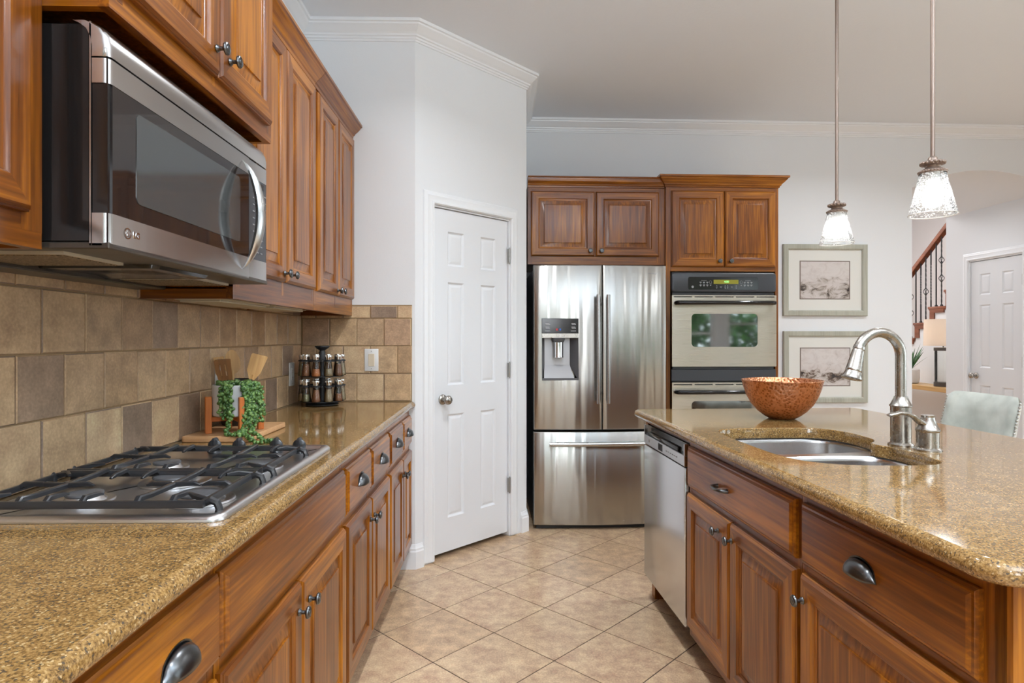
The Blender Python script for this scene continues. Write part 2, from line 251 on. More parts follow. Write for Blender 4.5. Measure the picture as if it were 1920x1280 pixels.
# ------------------------------------------------------------------ mesh helpers
class MB:
    def __init__(s): s.v = []; s.f = []; s.m = []
    def add(s, vs, fs, m=0):
        k = len(s.v); s.v += [tuple(p) for p in vs]; s.f += [tuple(i+k for i in f) for f in fs]
        s.m += m if isinstance(m, list) else [m]*len(fs); return s
    def quad(s, a, b, c, d, m=0): return s.add([a, b, c, d], [(0, 1, 2, 3)], m)
    def box(s, x0, x1, y0, y1, z0, z1, m=0, bev=0, seg=2):
        if not bev:
            vs = [(x, y, z) for x in (x0, x1) for y in (y0, y1) for z in (z0, z1)]
            return s.add(vs, [(0, 1, 3, 2), (4, 6, 7, 5), (0, 4, 5, 1), (2, 3, 7, 6), (0, 2, 6, 4), (1, 5, 7, 3)], m)
        bm = bmesh.new(); bmesh.ops.create_cube(bm, size=1)
        for v in bm.verts: v.co = Vector(((x0+x1)/2+v.co.x*(x1-x0), (y0+y1)/2+v.co.y*(y1-y0), (z0+z1)/2+v.co.z*(z1-z0)))
        bmesh.ops.bevel(bm, geom=bm.edges[:], offset=bev, segments=seg, affect='EDGES', profile=.5)
        return s.bm(bm, m)
    def bm(s, bm, m=0, mtx=None):
        bm.verts.index_update(); vs = [(mtx @ v.co if mtx else v.co) for v in bm.verts]; fs = [[v.index for v in f.verts] for f in bm.faces]; bm.free(); return s.add(vs, fs, m)
    def rings(s, rs, m=0, cap0=False, cap1=False, close=True):
        n = len(rs[0]); k = len(s.v); fs = []; ms = []
        for i in range(len(rs)-1):
            for j in range(n if close else n-1):
                a = i*n+j; b = i*n+(j+1) % n; fs.append((a, b, b+n, a+n)); ms.append(m(i, j) if callable(m) else m)
        m0 = m(0, 0) if callable(m) else m
        if cap0: fs.append(tuple(range(n))[::-1]); ms.append(m0)
        if cap1: fs.append(tuple((len(rs)-1)*n+j for j in range(n))); ms.append(m(len(rs)-1, 1) if callable(m) else m)
        return s.add([p for r in rs for p in r], fs, ms)
    def lathe(s, prof, seg=24, o=(0, 0, 0), ax='z', m=0, cap0=True, cap1=True, lob=None):
        rs = []
        for r, h in prof:
            ring = []
            for j in range(seg):
                t = 2*math.pi*j/seg; rr = r*(lob(t, h) if lob else 1); a, b = rr*math.cos(t), rr*math.sin(t)
                p = {'z': (a, b, h), 'y': (a, h, b), 'x': (h, a, b)}[ax]; ring.append((p[0]+o[0], p[1]+o[1], p[2]+o[2]))
            rs.append(ring)
        return s.rings(rs, m, cap0, cap1)
    def tube(s, path, rad, seg=10, m=0, caps=True, flatten=None):
        P = [Vector(p) for p in path]; n = len(P); rs = []
        up = Vector((0, 0, 1)); t0 = (P[1]-P[0]).normalized()
        if abs(t0.dot(up)) > .95: up = Vector((1, 0, 0))
        nrm = (up-t0*up.dot(t0)).normalized()
        for i, p in enumerate(P):
            t = ((P[min(i+1, n-1)]-p).normalized()+(p-P[max(i-1, 0)]).normalized()).normalized()
            nrm = (nrm-t*nrm.dot(t)).normalized(); bn = t.cross(nrm)
            r = rad[i] if isinstance(rad, (list, tuple)) else rad
            fa, fb = flatten or (1, 1)
            rs.append([p+nrm*(r*fa*math.cos(a))+bn*(r*fb*math.sin(a)) for a in (2*math.pi*j/seg for j in range(seg))])
        return s.rings(rs, m, caps, caps)
    def bar(s, a, b, w, h, m=0):      # rectangular bar a->b, w sideways, h vertical
        a = Vector(a); b = Vector(b); t = (b-a).normalized(); sd = t.cross(Vector((0, 0, 1)))
        sd = sd.normalized() if sd.length > 1e-3 else Vector((1, 0, 0)); up = sd.cross(t)
        c = [(-w/2, -h/2), (w/2, -h/2), (w/2, h/2), (-w/2, h/2)]
        return s.rings([[p+sd*x+up*z for x, z in c] for p in (a, b)], m, True, True)
    def prism(s, poly, z0, z1, m=0, ax='z'):
        f = {'z': lambda a, b, h: (a, b, h), 'y': lambda a, b, h: (a, h, b), 'x': lambda a, b, h: (h, a, b)}[ax]
        return s.rings([[f(a, b, z) for a, b in poly] for z in (z0, z1)], m, True, True)
    def build(s, name, mats, parent=None, smooth=40, loc=None, rot=None):
        me = bpy.data.meshes.new(name); me.from_pydata(s.v, [], s.f)
        for x in (mats if isinstance(mats, (list, tuple)) else [mats]): me.materials.append(x)
        for p, i in zip(me.polygons, s.m): p.material_index = i
        bm = bmesh.new(); bm.from_mesh(me); bmesh.ops.recalc_face_normals(bm, faces=bm.faces); bm.to_mesh(me); bm.free()
        if smooth:
            for p in me.polygons: p.use_smooth = True
            me.set_sharp_from_angle(angle=R(smooth))
        o = bpy.data.objects.new(name, me); sc.collection.objects.link(o)
        if parent: o.parent = parent
        if loc: o.location = loc
        if rot: o.rotation_euler = rot
        return o
ANG = {'R': 0, 'B': math.atan(54/1158)-math.atan(27/1158), 'I': math.atan(83/1158)-math.atan(27/1158)}
def TW(fr, x, y):                    # a point of the back wall's or the island's own grid, in the room's grid
    a = ANG[fr]; return (x*math.cos(a)-y*math.sin(a), x*math.sin(a)+y*math.cos(a))
def thing(name, label, cat, loc=(0, 0, 0), rz=0, group=None, fr='R'):
    o = bpy.data.objects.new(name, None); sc.collection.objects.link(o); o.empty_display_size = .05
    x, y = TW(fr, loc[0], loc[1]); o.location = (x, y, loc[2]); o.rotation_euler = (0, 0, rz+ANG[fr])
    o['label'] = label; o['category'] = cat
    if group: o['group'] = group
    return o
def tag(o, label, cat, group=None):
    o['label'] = label; o['category'] = cat
    if group: o['group'] = group
    return o
def struct(o): o['kind'] = 'structure'; return o
def empty_struct(name, loc=(0, 0, 0), rz=0, fr='R'):
    o = bpy.data.objects.new(name, None); sc.collection.objects.link(o); x, y = TW(fr, loc[0], loc[1]); o.location = (x, y, loc[2]); o.rotation_euler = (0, 0, rz+ANG[fr]); return struct(o)
def dup(o, parent=None):
    c = o.copy(); sc.collection.objects.link(c); c.parent = parent
    for ch in list(o.children): dup(ch, c)
    return c
def rrect(x0, x1, y0, y1, r, n=5):
    pts = []
    for cx, cy, a0 in ((x1-r, y0+r, -90), (x1-r, y1-r, 0), (x0+r, y1-r, 90), (x0+r, y0+r, 180)):
        for k in range(n+1):
            a = R(a0+90*k/n); pts.append((cx+r*math.cos(a), cy+r*math.sin(a)))
    return pts
def chaikin(p, n=2, q=.25):
    for _ in range(n):
        o = []
        for i in range(len(p)):
            a, b = p[i], p[(i+1) % len(p)]; o += [(a[0]*(1-q)+b[0]*q, a[1]*(1-q)+b[1]*q), (a[0]*q+b[0]*(1-q), a[1]*q+b[1]*(1-q))]
        p = o
    return p
def inset(p, d):                     # CCW polygon, positive d goes inwards
    n = len(p); o = []
    for i in range(n):
        a, b, c = Vector(p[i-1]), Vector(p[i]), Vector(p[(i+1) % n]); e1 = (b-a).normalized(); e2 = (c-b).normalized()
        n1 = Vector((-e1.y, e1.x)); n2 = Vector((-e2.y, e2.x)); k = (n1+n2); k = k/max(.3, 1+n1.dot(n2)); o.append(tuple(b+k*d))
    return o
def plate(mb, outer, holes, z, m=0):  # flat polygon with holes
    bm = bmesh.new(); es = []
    for lp in [outer]+holes:
        vs = [bm.verts.new((x, y, z)) for x, y in lp]; es += [bm.edges.new((vs[i], vs[(i+1) % len(vs)])) for i in range(len(vs))]
    bmesh.ops.triangle_fill(bm, use_beauty=True, use_dissolve=False, edges=es); mb.bm(bm, m)
def text(body, size, m, parent, loc, rot, name='lettering', extrude=.0004, bold=0):
    cu = bpy.data.curves.new(name, 'FONT'); cu.body = body; cu.size = size; cu.extrude = extrude; cu.offset = bold
    cu.align_x = 'CENTER'; cu.align_y = 'CENTER'; t = bpy.data.objects.new(name, cu); sc.collection.objects.link(t)
    bpy.context.view_layer.update(); me = bpy.data.meshes.new_from_object(t); bpy.data.objects.remove(t)
    me.materials.clear(); me.materials.append(m); o = bpy.data.objects.new(name, me); sc.collection.objects.link(o)
    o.parent = parent; o.location = loc; o.rotation_euler = rot; return o
def ring_rect(x0, x1, z0, z1, prof):
    return [[(x0+i, y, z0+i), (x1-i, y, z0+i), (x1-i, y, z1-i), (x0+i, y, z1-i)] for i, y in prof]
side_mat = lambda i, j: 0 if j % 2 == 0 else 1
FR = [(0, 0), (0, -.010), (.003, -.013), (.003, -.0145), (.009, -.020), (.052, -.020), (.055, -.0165), (.057, -.012), (.063, -.0105), (.066, -.008)]
PN = [(.060, -.004), (.063, -.0085), (.068, -.0085), (.093, -.0150), (.094, -.0185), (.096, -.0192), (.100, -.0192)]
DR = [(0, 0), (0, -.009), (.004, -.012), (.005, -.0135), (.010, -.0145), (.016, -.020), (.0165, -.020)]
BASEPT = []
def knob(parent, x, z, y=-.020, m=None, nm='knob'):
    k = MB(); k.lathe([(.0085, 0), (.0095, -.002), (.008, -.005), (.005, -.008), (.0048, -.016), (.009, -.019), (.0145, -.021), (.0155, -.024), (.014, -.0275), (.0115, -.0285), (.0105, -.0275), (.007, -.0275), (.006, -.029), (.001, -.0295)], 20, (x, y, z), 'y')
    return k.build(nm, m or bronze, parent)
def cab_door(parent, x0, x1, z0, z1, kx=None, kz=None, name='door'):
    f = MB(); f.rings(ring_rect(x0, x1, z0, z1, FR), side_mat); d = f.build(name, [wh, wv], parent, 30)
    p = MB(); p.rings(ring_rect(x0, x1, z0, z1, PN), 0, False, True); p.build('panel', wv, d, 30)
    if kx is not None: knob(d, kx, kz)
    return d
def cup_pull(parent, x, z, W=.048, y=-.020):
    m = MB(); rs = []
    for i in range(13):
        u = -1+2*i/12; r = math.sqrt(max(0, 1-u*u))**.8; rs.append([(x+W*u, y-.001-.027*r*math.sin(a), z-.012+.036*r*math.cos(a)) for a in [R(90*k/8) for k in range(9)]])
    m.rings(rs, 0, close=False)
    fl = []
    for i in range(13):
        u = -1+2*i/12; r = math.sqrt(max(0, 1-u*u))**.8; fl.append([(x+W*u, y-.0015, z-.012+.034*r), (x+W*1.05*u, y-.0015, z-.0125+.0405*r+.001), (x+W*1.05*u, y, z-.0125+.0405*r+.001)])
    m.rings(fl, 0, close=False)
    o = m.build('cup_pull', bronze, parent, 60); s = o.modifiers.new('thickness', 'SOLIDIFY'); s.thickness = .0018; return o
def bar_pull(parent, x, z, y=-.020):
    m = MB(); L = .040
    m.tube([(x-L, y, z), (x-L, y-.014, z), (x-L*.9, y-.022, z), (x-L*.5, y-.027, z), (x, y-.029, z), (x+L*.5, y-.027, z), (x+L*.9, y-.022, z), (x+L, y-.014, z), (x+L, y, z)], [.008, .0065, .0058, .0052, .0062, .0052, .0058, .0065, .008], 10)
    return m.build('bar_pull', bronze, parent, 50)
def drawer(parent, x0, x1, z0, z1, pull='cup', px=None, pz=None):
    f = MB(); f.rings(ring_rect(x0, x1, z0, z1, DR), 0, False, True); d = f.build('drawer', [wh], parent, 30)
    px = (x0+x1)/2 if px is None else px; pz = (z0+z1)/2 if pz is None else pz
    if pull == 'cup': cup_pull(d, px, pz)
    if pull == 'bar': bar_pull(d, px, pz)
    return d
def base_box(t, w, depth, top=.884, toe=.10, stiles=(), open_top=False):
    b = MB()
    if open_top: b.box(0, .018, .001, depth, toe, top, 1); b.box(w-.018, w, .001, depth, toe, top, 1); b.box(.018, w-.018, .001, depth, toe, toe+.018, 1); b.box(.018, w-.018, depth-.012, depth, toe, top, 1); b.box(.018, w-.018, .001, .019, toe, top-.04, 1)
    else: b.box(0, w, .001, depth, toe, top, 1)
    b.box(0, w, 0, .02, top-.034, top, 0)                          # top rail
    b.box(0, w, 0, .02, .655, .70, 0); b.box(0, w, 0, .02, toe, .15, 0)
    for a, c in [(0, .022), (w-.022, w)]+list(stiles): b.box(a, c, -.0004, .0195, toe, top, 1)
    b.box(.0, w, .075, .095, .0, toe, 0)
    return b.build('body', [wh, wv], t, 0)

# ================================================================== SETTING
# floor: diamond-laid square tiles over grout
g = MB(); g.box(-1.3, 8.2, -4.6, 9.6, -.08, -.0015); fl = g.build('floor', grout_floor, None, 0); struct(fl)
t = MB(); P = .2389; PY = .2378; hw = P-.0028; hy = PY-.0028
i0, i1 = -6, 35; j0, j1 = -30, 30
for i in range(i0, i1):
    for j in range(j0, j1):
        if (i+j) % 2: continue
        cx, cy = -.0155+.2389+P*i, 2.672+PY*j
        if not (-1.25 < cx < 7.6 and -4.2 < cy < 9.4): continue
        t.add([(cx-hw, cy, 0), (cx, cy-hy, 0), (cx+hw, cy, 0), (cx, cy+hy, 0), (cx-hw+.0015, cy, .0012), (cx, cy-hy+.0015, .0012), (cx+hw-.0015, cy, .0012), (cx, cy+hy-.0015, .0012)],
              [(0, 1, 5, 4), (1, 2, 6, 5), (2, 3, 7, 6), (3, 0, 4, 7), (4, 5, 6, 7)])
ft = t.build('floor_tiles', tile_f, fl, 0)
CZ = 3.0; HA = 'B'
def wall(name, pts, th, z0, z1, m=wall_m):   # a straight wall: room face from pts[0] to pts[1], thickness away to its left
    a, b = Vector(pts[0]), Vector(pts[1]); d = (b-a).normalized(); n = Vector((-d.y, d.x))*th
    q = MB(); q.prism([tuple(a), tuple(b), tuple(b+n), tuple(a+n)], z0, z1); return struct(q.build(name, m, None, 0))
c = MB(); c.box(-1.3, 8.2, -4.6, 6.25, CZ, CZ+.1); struct(c.build('ceiling', ceil_m, None, 0))
c = MB(); c.box(3.2, 8.2, 6.25, 9.6, 4.2, 4.3); struct(c.build('ceiling_stairwell', ceil_m, None, 0))
WX = -1.085; EY = 3.42; C0 = (-.455, EY); C1 = (.19, 4.07); BL = TW('B', .305, 4.9); JL = TW('B', 3.508, 4.9); HX = 4.616
wall('wall_left', [(WX, -4.2), (WX, 5.1)], .12, 0, CZ)
wall('wall_end', [(WX, EY), C0], .1, 0, CZ)
pd = Vector((C1[0]-C0[0], C1[1]-C0[1])); PLn = pd.length; pd.normalize(); PA = math.atan2(pd.y, pd.x)
def S(s): return (C0[0]+pd.x*s, C0[1]+pd.y*s)
DO0, DO1, DH = .128, .757, 2.027
q = MB(); pn = Vector((-pd.y, pd.x))*.1
for s0, s1, z0, z1 in ((0, DO0, 0, CZ), (DO1, PLn, 0, CZ), (DO0, DO1, DH, CZ)):
    a, b = Vector(S(s0)), Vector(S(s1)); q.prism([tuple(a), tuple(b), tuple(b+pn), tuple(a+pn)], z0, z1)
struct(q.build('wall_pantry', wall_m, None, 0))
wall('wall_return', [C1, (BL[0], BL[1]+.02)], .1, 0, CZ)
# back wall with the arched passage
HC = ((JL[0]+HX)/2); HW = (HX-JL[0])/2; ZS, RISE = 2.50, .15
arc = [(HC+HW*u, ZS+RISE*math.sqrt(max(0, 1-u*u))**1.0*(1 if abs(u) < 1 else 0)) for u in [math.sin(R(-90+180*k/24)) for k in range(25)]]
arc = [(x, ZS+RISE*(1-((x-HC)/HW)**2)) for x, z in arc]
def backy(x): return JL[1]+(x-JL[0])*math.tan(ANG['B'])
q = MB(); a = TW('B', -1.1, 4.9); q.prism([a, JL, (JL[0], JL[1]+.12), (a[0], a[1]+.12)], 0, CZ)
n = len(arc)
top = [(x, backy(x), CZ) for x, z in arc]; bot = [(x, backy(x), z) for x, z in arc]
q.rings([top, bot], 0, close=False)
xr = 7.6; q.prism([(HX, backy(HX)), (xr, backy(xr)), (xr, backy(xr)+.12), (HX, backy(HX)+.12)], 0, CZ)
struct(q.build('wall_back', wall_m, None, 0))
q = MB(); YE = 6.252
q.rings([[(x, backy(x), z) for x, z in arc], [(x, YE, z) for x, z in arc], [(x, YE, 4.2) for x, z in arc]], 0, close=False); struct(q.build('wall_hall_vault', wall_m, None, 40))
q = MB(); q.box(3.2, JL[0], JL[1]+.1202, YE, 0, 4.2); struct(q.build('wall_hall_left', wall_m, None, 0))
D20, D21 = 5.322, 5.935
q = MB(); q.box(HX, HX+.1, backy(HX)+.1202, D20-.012, 0, 4.2); q.box(HX, HX+.1, D21+.012, YE, 0, 4.2); q.box(HX, HX+.1, D20-.012, D21+.012, DH, 4.2); struct(q.build('wall_hall_right', wall_m, None, 0))
q = MB(); q.box(HX+.1, 7.6, YE-.1, YE, 0, 4.2); struct(q.build('wall_closet', wall_m, None, 0))
q = MB(); q.box(6.3, 6.4, YE, 9.5, 0, 4.2); struct(q.build('wall_stairwell_right', warm_wall, None, 0))
q = MB(); q.box(3.1, 6.4, 9.4, 9.5, 0, 4.2); struct(q.build('wall_stairwell_back', warm_wall, None, 0))
q = MB(); q.box(3.1, 3.2, YE, 9.5, 0, 4.2); struct(q.build('wall_stairwell_left', warm_wall, None, 0))
# walls behind the camera with their windows (daylight for the room)
def window_wall(name, vert, c0, c1, at, outward, wins, parent=None):
    q = MB(); xs = [c0]
    for a, b, z0, z1 in wins:
        seg = (xs[-1], a, 0, CZ); xs.append(b)
        for s in (seg, (a, b, 0, z0), (a, b, z1, CZ)):
            if vert: q.box(at, at+outward*.14, s[0], s[1], s[2], s[3])
            else: q.box(s[0], s[1], at, at+outward*.14, s[2], s[3])
    s = (xs[-1], c1, 0, CZ)
    if vert: q.box(at, at+outward*.14, s[0], s[1], s[2], s[3])
    else: q.box(s[0], s[1], at, at+outward*.14, s[2], s[3])
    return struct(q.build(name, wall_m, None, 0))
RW = [(-.65, .85, .6, 2.5), (2.9, 4.9, .3, 2.4), (5.2, 6.7, .6, 2.5)]; SW = [(-2.6, -1.2, .6, 2.5), (0, 2.6, .6, 2.5)]
window_wall('wall_rear', False, -1.2, 7.6, -4.0, -1, RW); window_wall('wall_right', True, -4.1, 5.3, 7.5, 1, SW)
wi = 1
for vert, lst, at in ((False, RW, -4.0), (True, SW, 7.5)):
    for a, b, z0, z1 in lst:
        wn = empty_struct('window_%d' % wi, ((a+b)/2, at-.07, z0) if not vert else (at+.07, (a+b)/2, z0), 0 if not vert else R(90)); wi += 1
        h = (b-a)/2; Z = z1-z0; f = MB()
        for x0, x1, q0, q1 in ((-h, -h+.05, 0, Z), (h-.05, h, 0, Z), (-h, h, 0, .05), (-h, h, Z-.05, Z), (-.02, .02, 0, Z), (-h, h, Z/2-.02, Z/2+.02)): f.box(x0, x1, -.03, .03, q0, q1)
        f.build('window_frame', trim_m, wn, 0); p = MB(); p.box(-h+.03, h-.03, -.003, .003, .03, Z-.03); p.build('pane', pane_m, wn, 0)
        f = MB()
        for x0, x1, q0, q1 in ((-h-.09, -h, -.09, Z+.09), (h, h+.09, -.09, Z+.09), (-h, h, Z, Z+.09), (-h, h, -.09, 0)):
            f.box(x0, x1, (.07 if not vert else .07), .09, q0, q1)
        f.build('window_casing', trim_m, wn, 0)
q = MB(); q.box(-8, 16, -16, -4.6, -.3, -.2); tag(q.build('lawn', grass_m, None, 0), 'green lawn outside behind the rear windows', 'lawn')
hd = MB(); rnd = random.Random(3)
for k in range(15000):
    x = rnd.uniform(-4, 11); y = -8.0+rnd.uniform(-.8, .8)+.5*math.sin(x*1.7); z = rnd.uniform(.05, 2.6+.6*math.sin(x*2.3)+.4*math.sin(x*5.1)); s = rnd.uniform(.06, .15)
    u = Vector((rnd.uniform(-1, 1), rnd.uniform(-1, 1), rnd.uniform(-1, 1))).normalized()*s; v = u.orthogonal().normalized()*s*.6; p = Vector((x, y, z)); hd.quad(p-u, p-v, p+u, p+v)
hg = hd.build('hedge', hedge_m, None, 0); tag(hg, 'leafy green garden hedge outside the rear windows', 'hedge'); hg['kind'] = 'stuff'

# crown moulding swept round the room, mitred at each corner
def sweep(path, prof, side=1):
    P = [Vector(p) for p in path]; rs = []
    for i, p in enumerate(P):
        d0 = (p-P[i-1]).normalized() if i else (P[1]-p).normalized(); d1 = (P[i+1]-p).normalized() if i < len(P)-1 else d0
        n0 = Vector((d0.y, -d0.x))*side; n1 = Vector((d1.y, -d1.x))*side; k = (n0+n1)/(1+n0.dot(n1)); rs.append([(p.x+k.x*d, p.y+k.y*d, z) for d, z in prof])
    return rs
CR = [(0, 2.905), (.007, 2.906), (.008, 2.916), (.014, 2.918), (.016, 2.928), (.024, 2.931), (.026, 2.940), (.032, 2.943), (.040, 2.952), (.058, 2.965), (.068, 2.974), (.070, 2.981), (.080, 2.984), (.082, 2.9995), (0, 2.9995)]
crp = [(WX, -3.99), (WX, EY), C0, C1, BL, JL, (7.49, backy(7.49))]
q = MB(); q.rings(sweep(crp, CR), 0, True, True); struct(q.build('trim_1', trim_m, None, 25))
BB = [(0, .001), (.016, .001), (.016, .095), (.012, .103), (.012, .112), (.007, .120), (.004, .133), (0, .134)]
def baseb(name, path): q = MB(); q.rings(sweep(path, BB), 0, True, True); struct(q.build(name, trim_m, None, 25))
baseb('baseboard_end', [(-.60, EY), C0, S(.050)]); baseb('baseboard_return', [S(.858), C1, (C1[0]+(BL[0]-C1[0])*.12, C1[1]+(BL[1]-C1[1])*.12)])
baseb('baseboard_back', [TW('B', 2.11, 4.9), JL]); baseb('baseboard_left', [(WX, -3.99), (WX, -.62)])
baseb('baseboard_hall', [(HX, YE), (HX, D21+.078)])

# six-panel white doors
CS = [(0, 0), (0, -.012), (.006, -.019), (.014, -.019), (.018, -.015), (.040, -.013), (.048, -.015), (.056, -.011), (.066, -.009), (.072, -.004), (.072, 0)]
def white_door(idx, loc, rz, lab):
    e = empty_struct(idx, loc, rz); W = .605
    m = MB(); cols = [(.106, .234), (.371, .499)]; rows = [(.215, .815), (.985, 1.585), (1.68, 1.88)]
    xs = [0, .106, .234, .371, .499, W]; zs = [.02, .215, .815, .985, 1.585, 1.68, 1.88, 2.004]
    m2 = MB()
    for i in range(5):
        for j in range(7):
            x0, x1, z0, z1 = xs[i], xs[i+1], zs[j], zs[j+1]
            if i in (1, 3) and j in (1, 3, 5):
                m.rings(ring_rect(x0, x1, z0, z1, [(0, 0), (.004, .004), (.010, .0085), (.015, .009), (.030, .003), (.032, .0028)]), 0, False, True)
            else: m.quad((x0, 0, z0), (x1, 0, z0), (x1, 0, z1), (x0, 0, z1))
    m.quad((0, 0, .02), (0, .035, .02), (W, .035, .02), (W, 0, .02)); m.quad((0, 0, 2.004), (0, .035, 2.004), (W, .035, 2.004), (W, 0, 2.004))
    m.quad((0, 0, .02), (0, .035, .02), (0, .035, 2.004), (0, 0, 2.004)); m.quad((W, 0, .02), (W, .035, .02), (W, .035, 2.004), (W, 0, 2.004)); m.quad((0, .035, .02), (W, .035, .02), (W, .035, 2.004), (0, .035, 2.004))
    me = m.build('door_panel', door_m, e, 25)
    c = MB(); x0, x1, zt = -.012, W+.012, 2.018
    rs = []
    for px, pz, sx, sz in ((x0, .001, -1, 0), (x0, zt, -1, 1), (x1, zt, 1, 1), (x1, .001, 1, 0)):
        rs.append([(px+sx*i, y-.012, pz+sz*i) for i, y in CS])
    c.rings(rs, 0, True, True); c.build('casing', trim_m, e, 25)
    j = MB(); j.box(x0-.003, x0+.008, -.012, .09, 0, zt); j.box(x1-.008, x1+.003, -.012, .09, 0, zt); j.box(x0, x1, -.012, .09, zt-.010, zt+.003); j.box(x0+.008, x0+.02, .036, .05, 0, zt-.01); j.box(x1-.02, x1-.008, .036, .05, 0, zt-.01); j.box(x0+.01, x1-.01, .036, .05, zt-.02, zt-.01); j.build('jamb', trim_m, e, 0)
    k = MB(); k.lathe([(.030, 0), (.030, -.004), (.026, -.009), (.012, -.012), (.011, -.030), (.019, -.036), (.0265, -.046), (.027, -.055), (.021, -.064), (.001, -.067)], 24, (.066, 0, .905), 'y'); k.build('door_knob', nickel, e, 50)
    for hz in (.32, 1.055, 1.785):
        h = MB(); h.box(W-.001, W+.013, -.0135, -.002, hz-.045, hz+.045); h.lathe([(.006, hz-.046), (.006, hz+.046)], 10, (W+.006, -.016, 0)); h.lathe([(.004, hz-.052), (.004, hz+.052)], 8, (W+.006, -.016, 0)); h.build('hinge', hinge_m, e, 40)
    return e
s0 = S(.140); nn = Vector((pd.y, -pd.x)); dp = .012
white_door('door_1', (s0[0]-nn.x*dp, s0[1]-nn.y*dp, .012), PA, 0)
white_door('door_2', (HX+.012, D21-.004, .0), R(-90), 0)

# ================================================================== BACKSPLASH: single tiles on grout
def tile_wall(mb, u0, u1, z0, z1, pitch, off0, to3, gap=.0035, hp=.1515, th=.008):
    r = 0; z = z0
    while z < z1-.01:
        zt = min(z+hp, z1); o = off0 + (pitch/2 if r % 2 else 0); k = math.floor((u0-o)/pitch)
        while o+k*pitch < u1-.005:
            a = max(u0, o+k*pitch); b = min(u1, o+(k+1)*pitch); k += 1
            if b-a < .012: continue
            a += gap/2; b -= gap/2; c0, c1 = z+gap/2, zt-gap/2; e = .0025
            vs = [to3(a, 0, c0), to3(b, 0, c0), to3(b, 0, c1), to3(a, 0, c1), to3(a, th-e, c0), to3(b, th-e, c0), to3(b, th-e, c1), to3(a, th-e, c1), to3(a+e, th, c0+e), to3(b-e, th, c0+e), to3(b-e, th, c1-e), to3(a+e, th, c1-e)]
            mb.add(vs, [(0, 1, 5, 4), (1, 2, 6, 5), (2, 3, 7, 6), (3, 0, 4, 7), (4, 5, 9, 8), (5, 6, 10, 9), (6, 7, 11, 10), (7, 4, 8, 11), (8, 9, 10, 11)])
        z += hp; r += 1
CT = .924
bs = MB(); bs.box(WX, WX+.004, -.6, EY, CT-.03, 1.47); b0 = bs.build('trim_2', grout_wall, None, 0); struct(b0)
tm = MB(); tile_wall(tm, -.6, EY-.008, CT+.002, 1.462, .1557, 1.484-.1557*14, lambda u, d, z: (WX+.001+d, u, z), hp=.1562); tm.build('backsplash_tiles', tile_w, b0, 30)
bs = MB(); bs.box(WX, -.472, EY-.004, EY, CT-.03, 1.455); b1 = bs.build('trim_3', grout_wall, None, 0); struct(b1)
tm = MB(); tile_wall(tm, WX+.009, -.470, CT+.002, 1.450, .1485, -.477-.1485*5, lambda u, d, z: (u, EY-.001-d, z)); tm.build('backsplash_tiles', tile_w, b1, 30)

# ================================================================== LEFT RUN
LR = R(90)-math.atan(.013)
def lrun(Y): x = -.518+.013*(Y-1.14); return x
def lcab(Y0, w, lab, name='base_cabinet'):
    return thing(name, lab, 'cabinet', (lrun(Y0), Y0, 0), LR)
DB = .545
GL = None
c = lcab(-.55, .60, 'wooden base cabinet with one drawer at the near end of the left counter'); base_box(c, .598, DB); drawer(c, .03, .57, .693, .850); cab_door(c, .03, .298, .14, .662, .27, .60); cab_door(c, .303, .57, .14, .662, .33, .60)
c = lcab(.05, .66, 'wooden base cabinet beside the near drawer, under the left counter'); base_box(c, .658, DB); drawer(c, .03, .63, .693, .850); cab_door(c, .03, .328, .14, .662, .30, .60); cab_door(c, .333, .63, .14, .662, .36, .60)
c = lcab(.715, .422, 'wooden base cabinet with large cup-pull drawer nearest in view on the left'); base_box(c, .420, DB); drawer(c, .045, .420, .693, .850, 'cup', .262, .772); cab_door(c, .045, .413, .14, .662)
c = lcab(1.138, .878, 'wide wooden base cabinet with blank drawer front under the gas cooktop'); base_box(c, .876, DB); drawer(c, .006, .870, .693, .850, None); cab_door(c, .006, .436, .14, .662, .405, .597); cab_door(c, .440, .870, .14, .662, .486, .597)
c = lcab(2.017, .756, 'wooden base cabinet with two small cup-pull drawers just past the cooktop'); base_box(c, .754, DB, stiles=[(.365, .388)]); drawer(c, .012, .368, .693, .850); drawer(c, .382, .742, .693, .850); cab_door(c, .012, .372, .14, .662, .343, .585); cab_door(c, .378, .742, .14, .662, .408, .585)
c = lcab(2.775, .635, 'wooden base cabinet with two small cup-pull drawers in the corner by the white wall'); base_box(c, .633, DB, stiles=[(.340, .358)]); drawer(c, .012, .345, .693, .850); drawer(c, .357, .628, .693, .850); cab_door(c, .012, .345, .14, .662, .318, .585); cab_door(c, .351, .628, .14, .662, .380, .585)
# counter slab with a rounded nose
def slab(name, outer, holes, z0, z1, m):
    q = MB(); r = (z1-z0)/2
    prof = [(r*(1-math.sin(R(a))), (z0+z1)/2-r*math.cos(R(a))) for a in range(0, 181, 20)]
    pr = [(i*1.0, z) for i, z in prof]; rs = [[(x, y, z) for x, y in inset(outer, i)] for i, z in pr]
    q.rings(rs); plate(q, inset(outer, pr[-1][0]), [inset(h, -.004) for h in holes], z1); plate(q, inset(outer, pr[0][0]), [h for h in holes], z0)
    for h in holes: q.rings([[(x, y, z) for x, y in inset(h, -d)] for d, z in ((0, z0), (0, z1-.005), (.0015, z1-.0015), (.004, z1))])
    return q.build(name, m, None, 35)
lo = [(WX+.002, -.6), (-.478, -.6), (-.463, 3.33), (-.459, 3.385), (-.452, 3.405), (-.456, 3.416), (-.475, 3.418), (WX+.002, 3.418)]
cl = slab('granite_countertop', lo, [], .885, CT, gran); tag(cl, 'speckled gold-brown granite countertop along the tiled left wall', 'countertop')

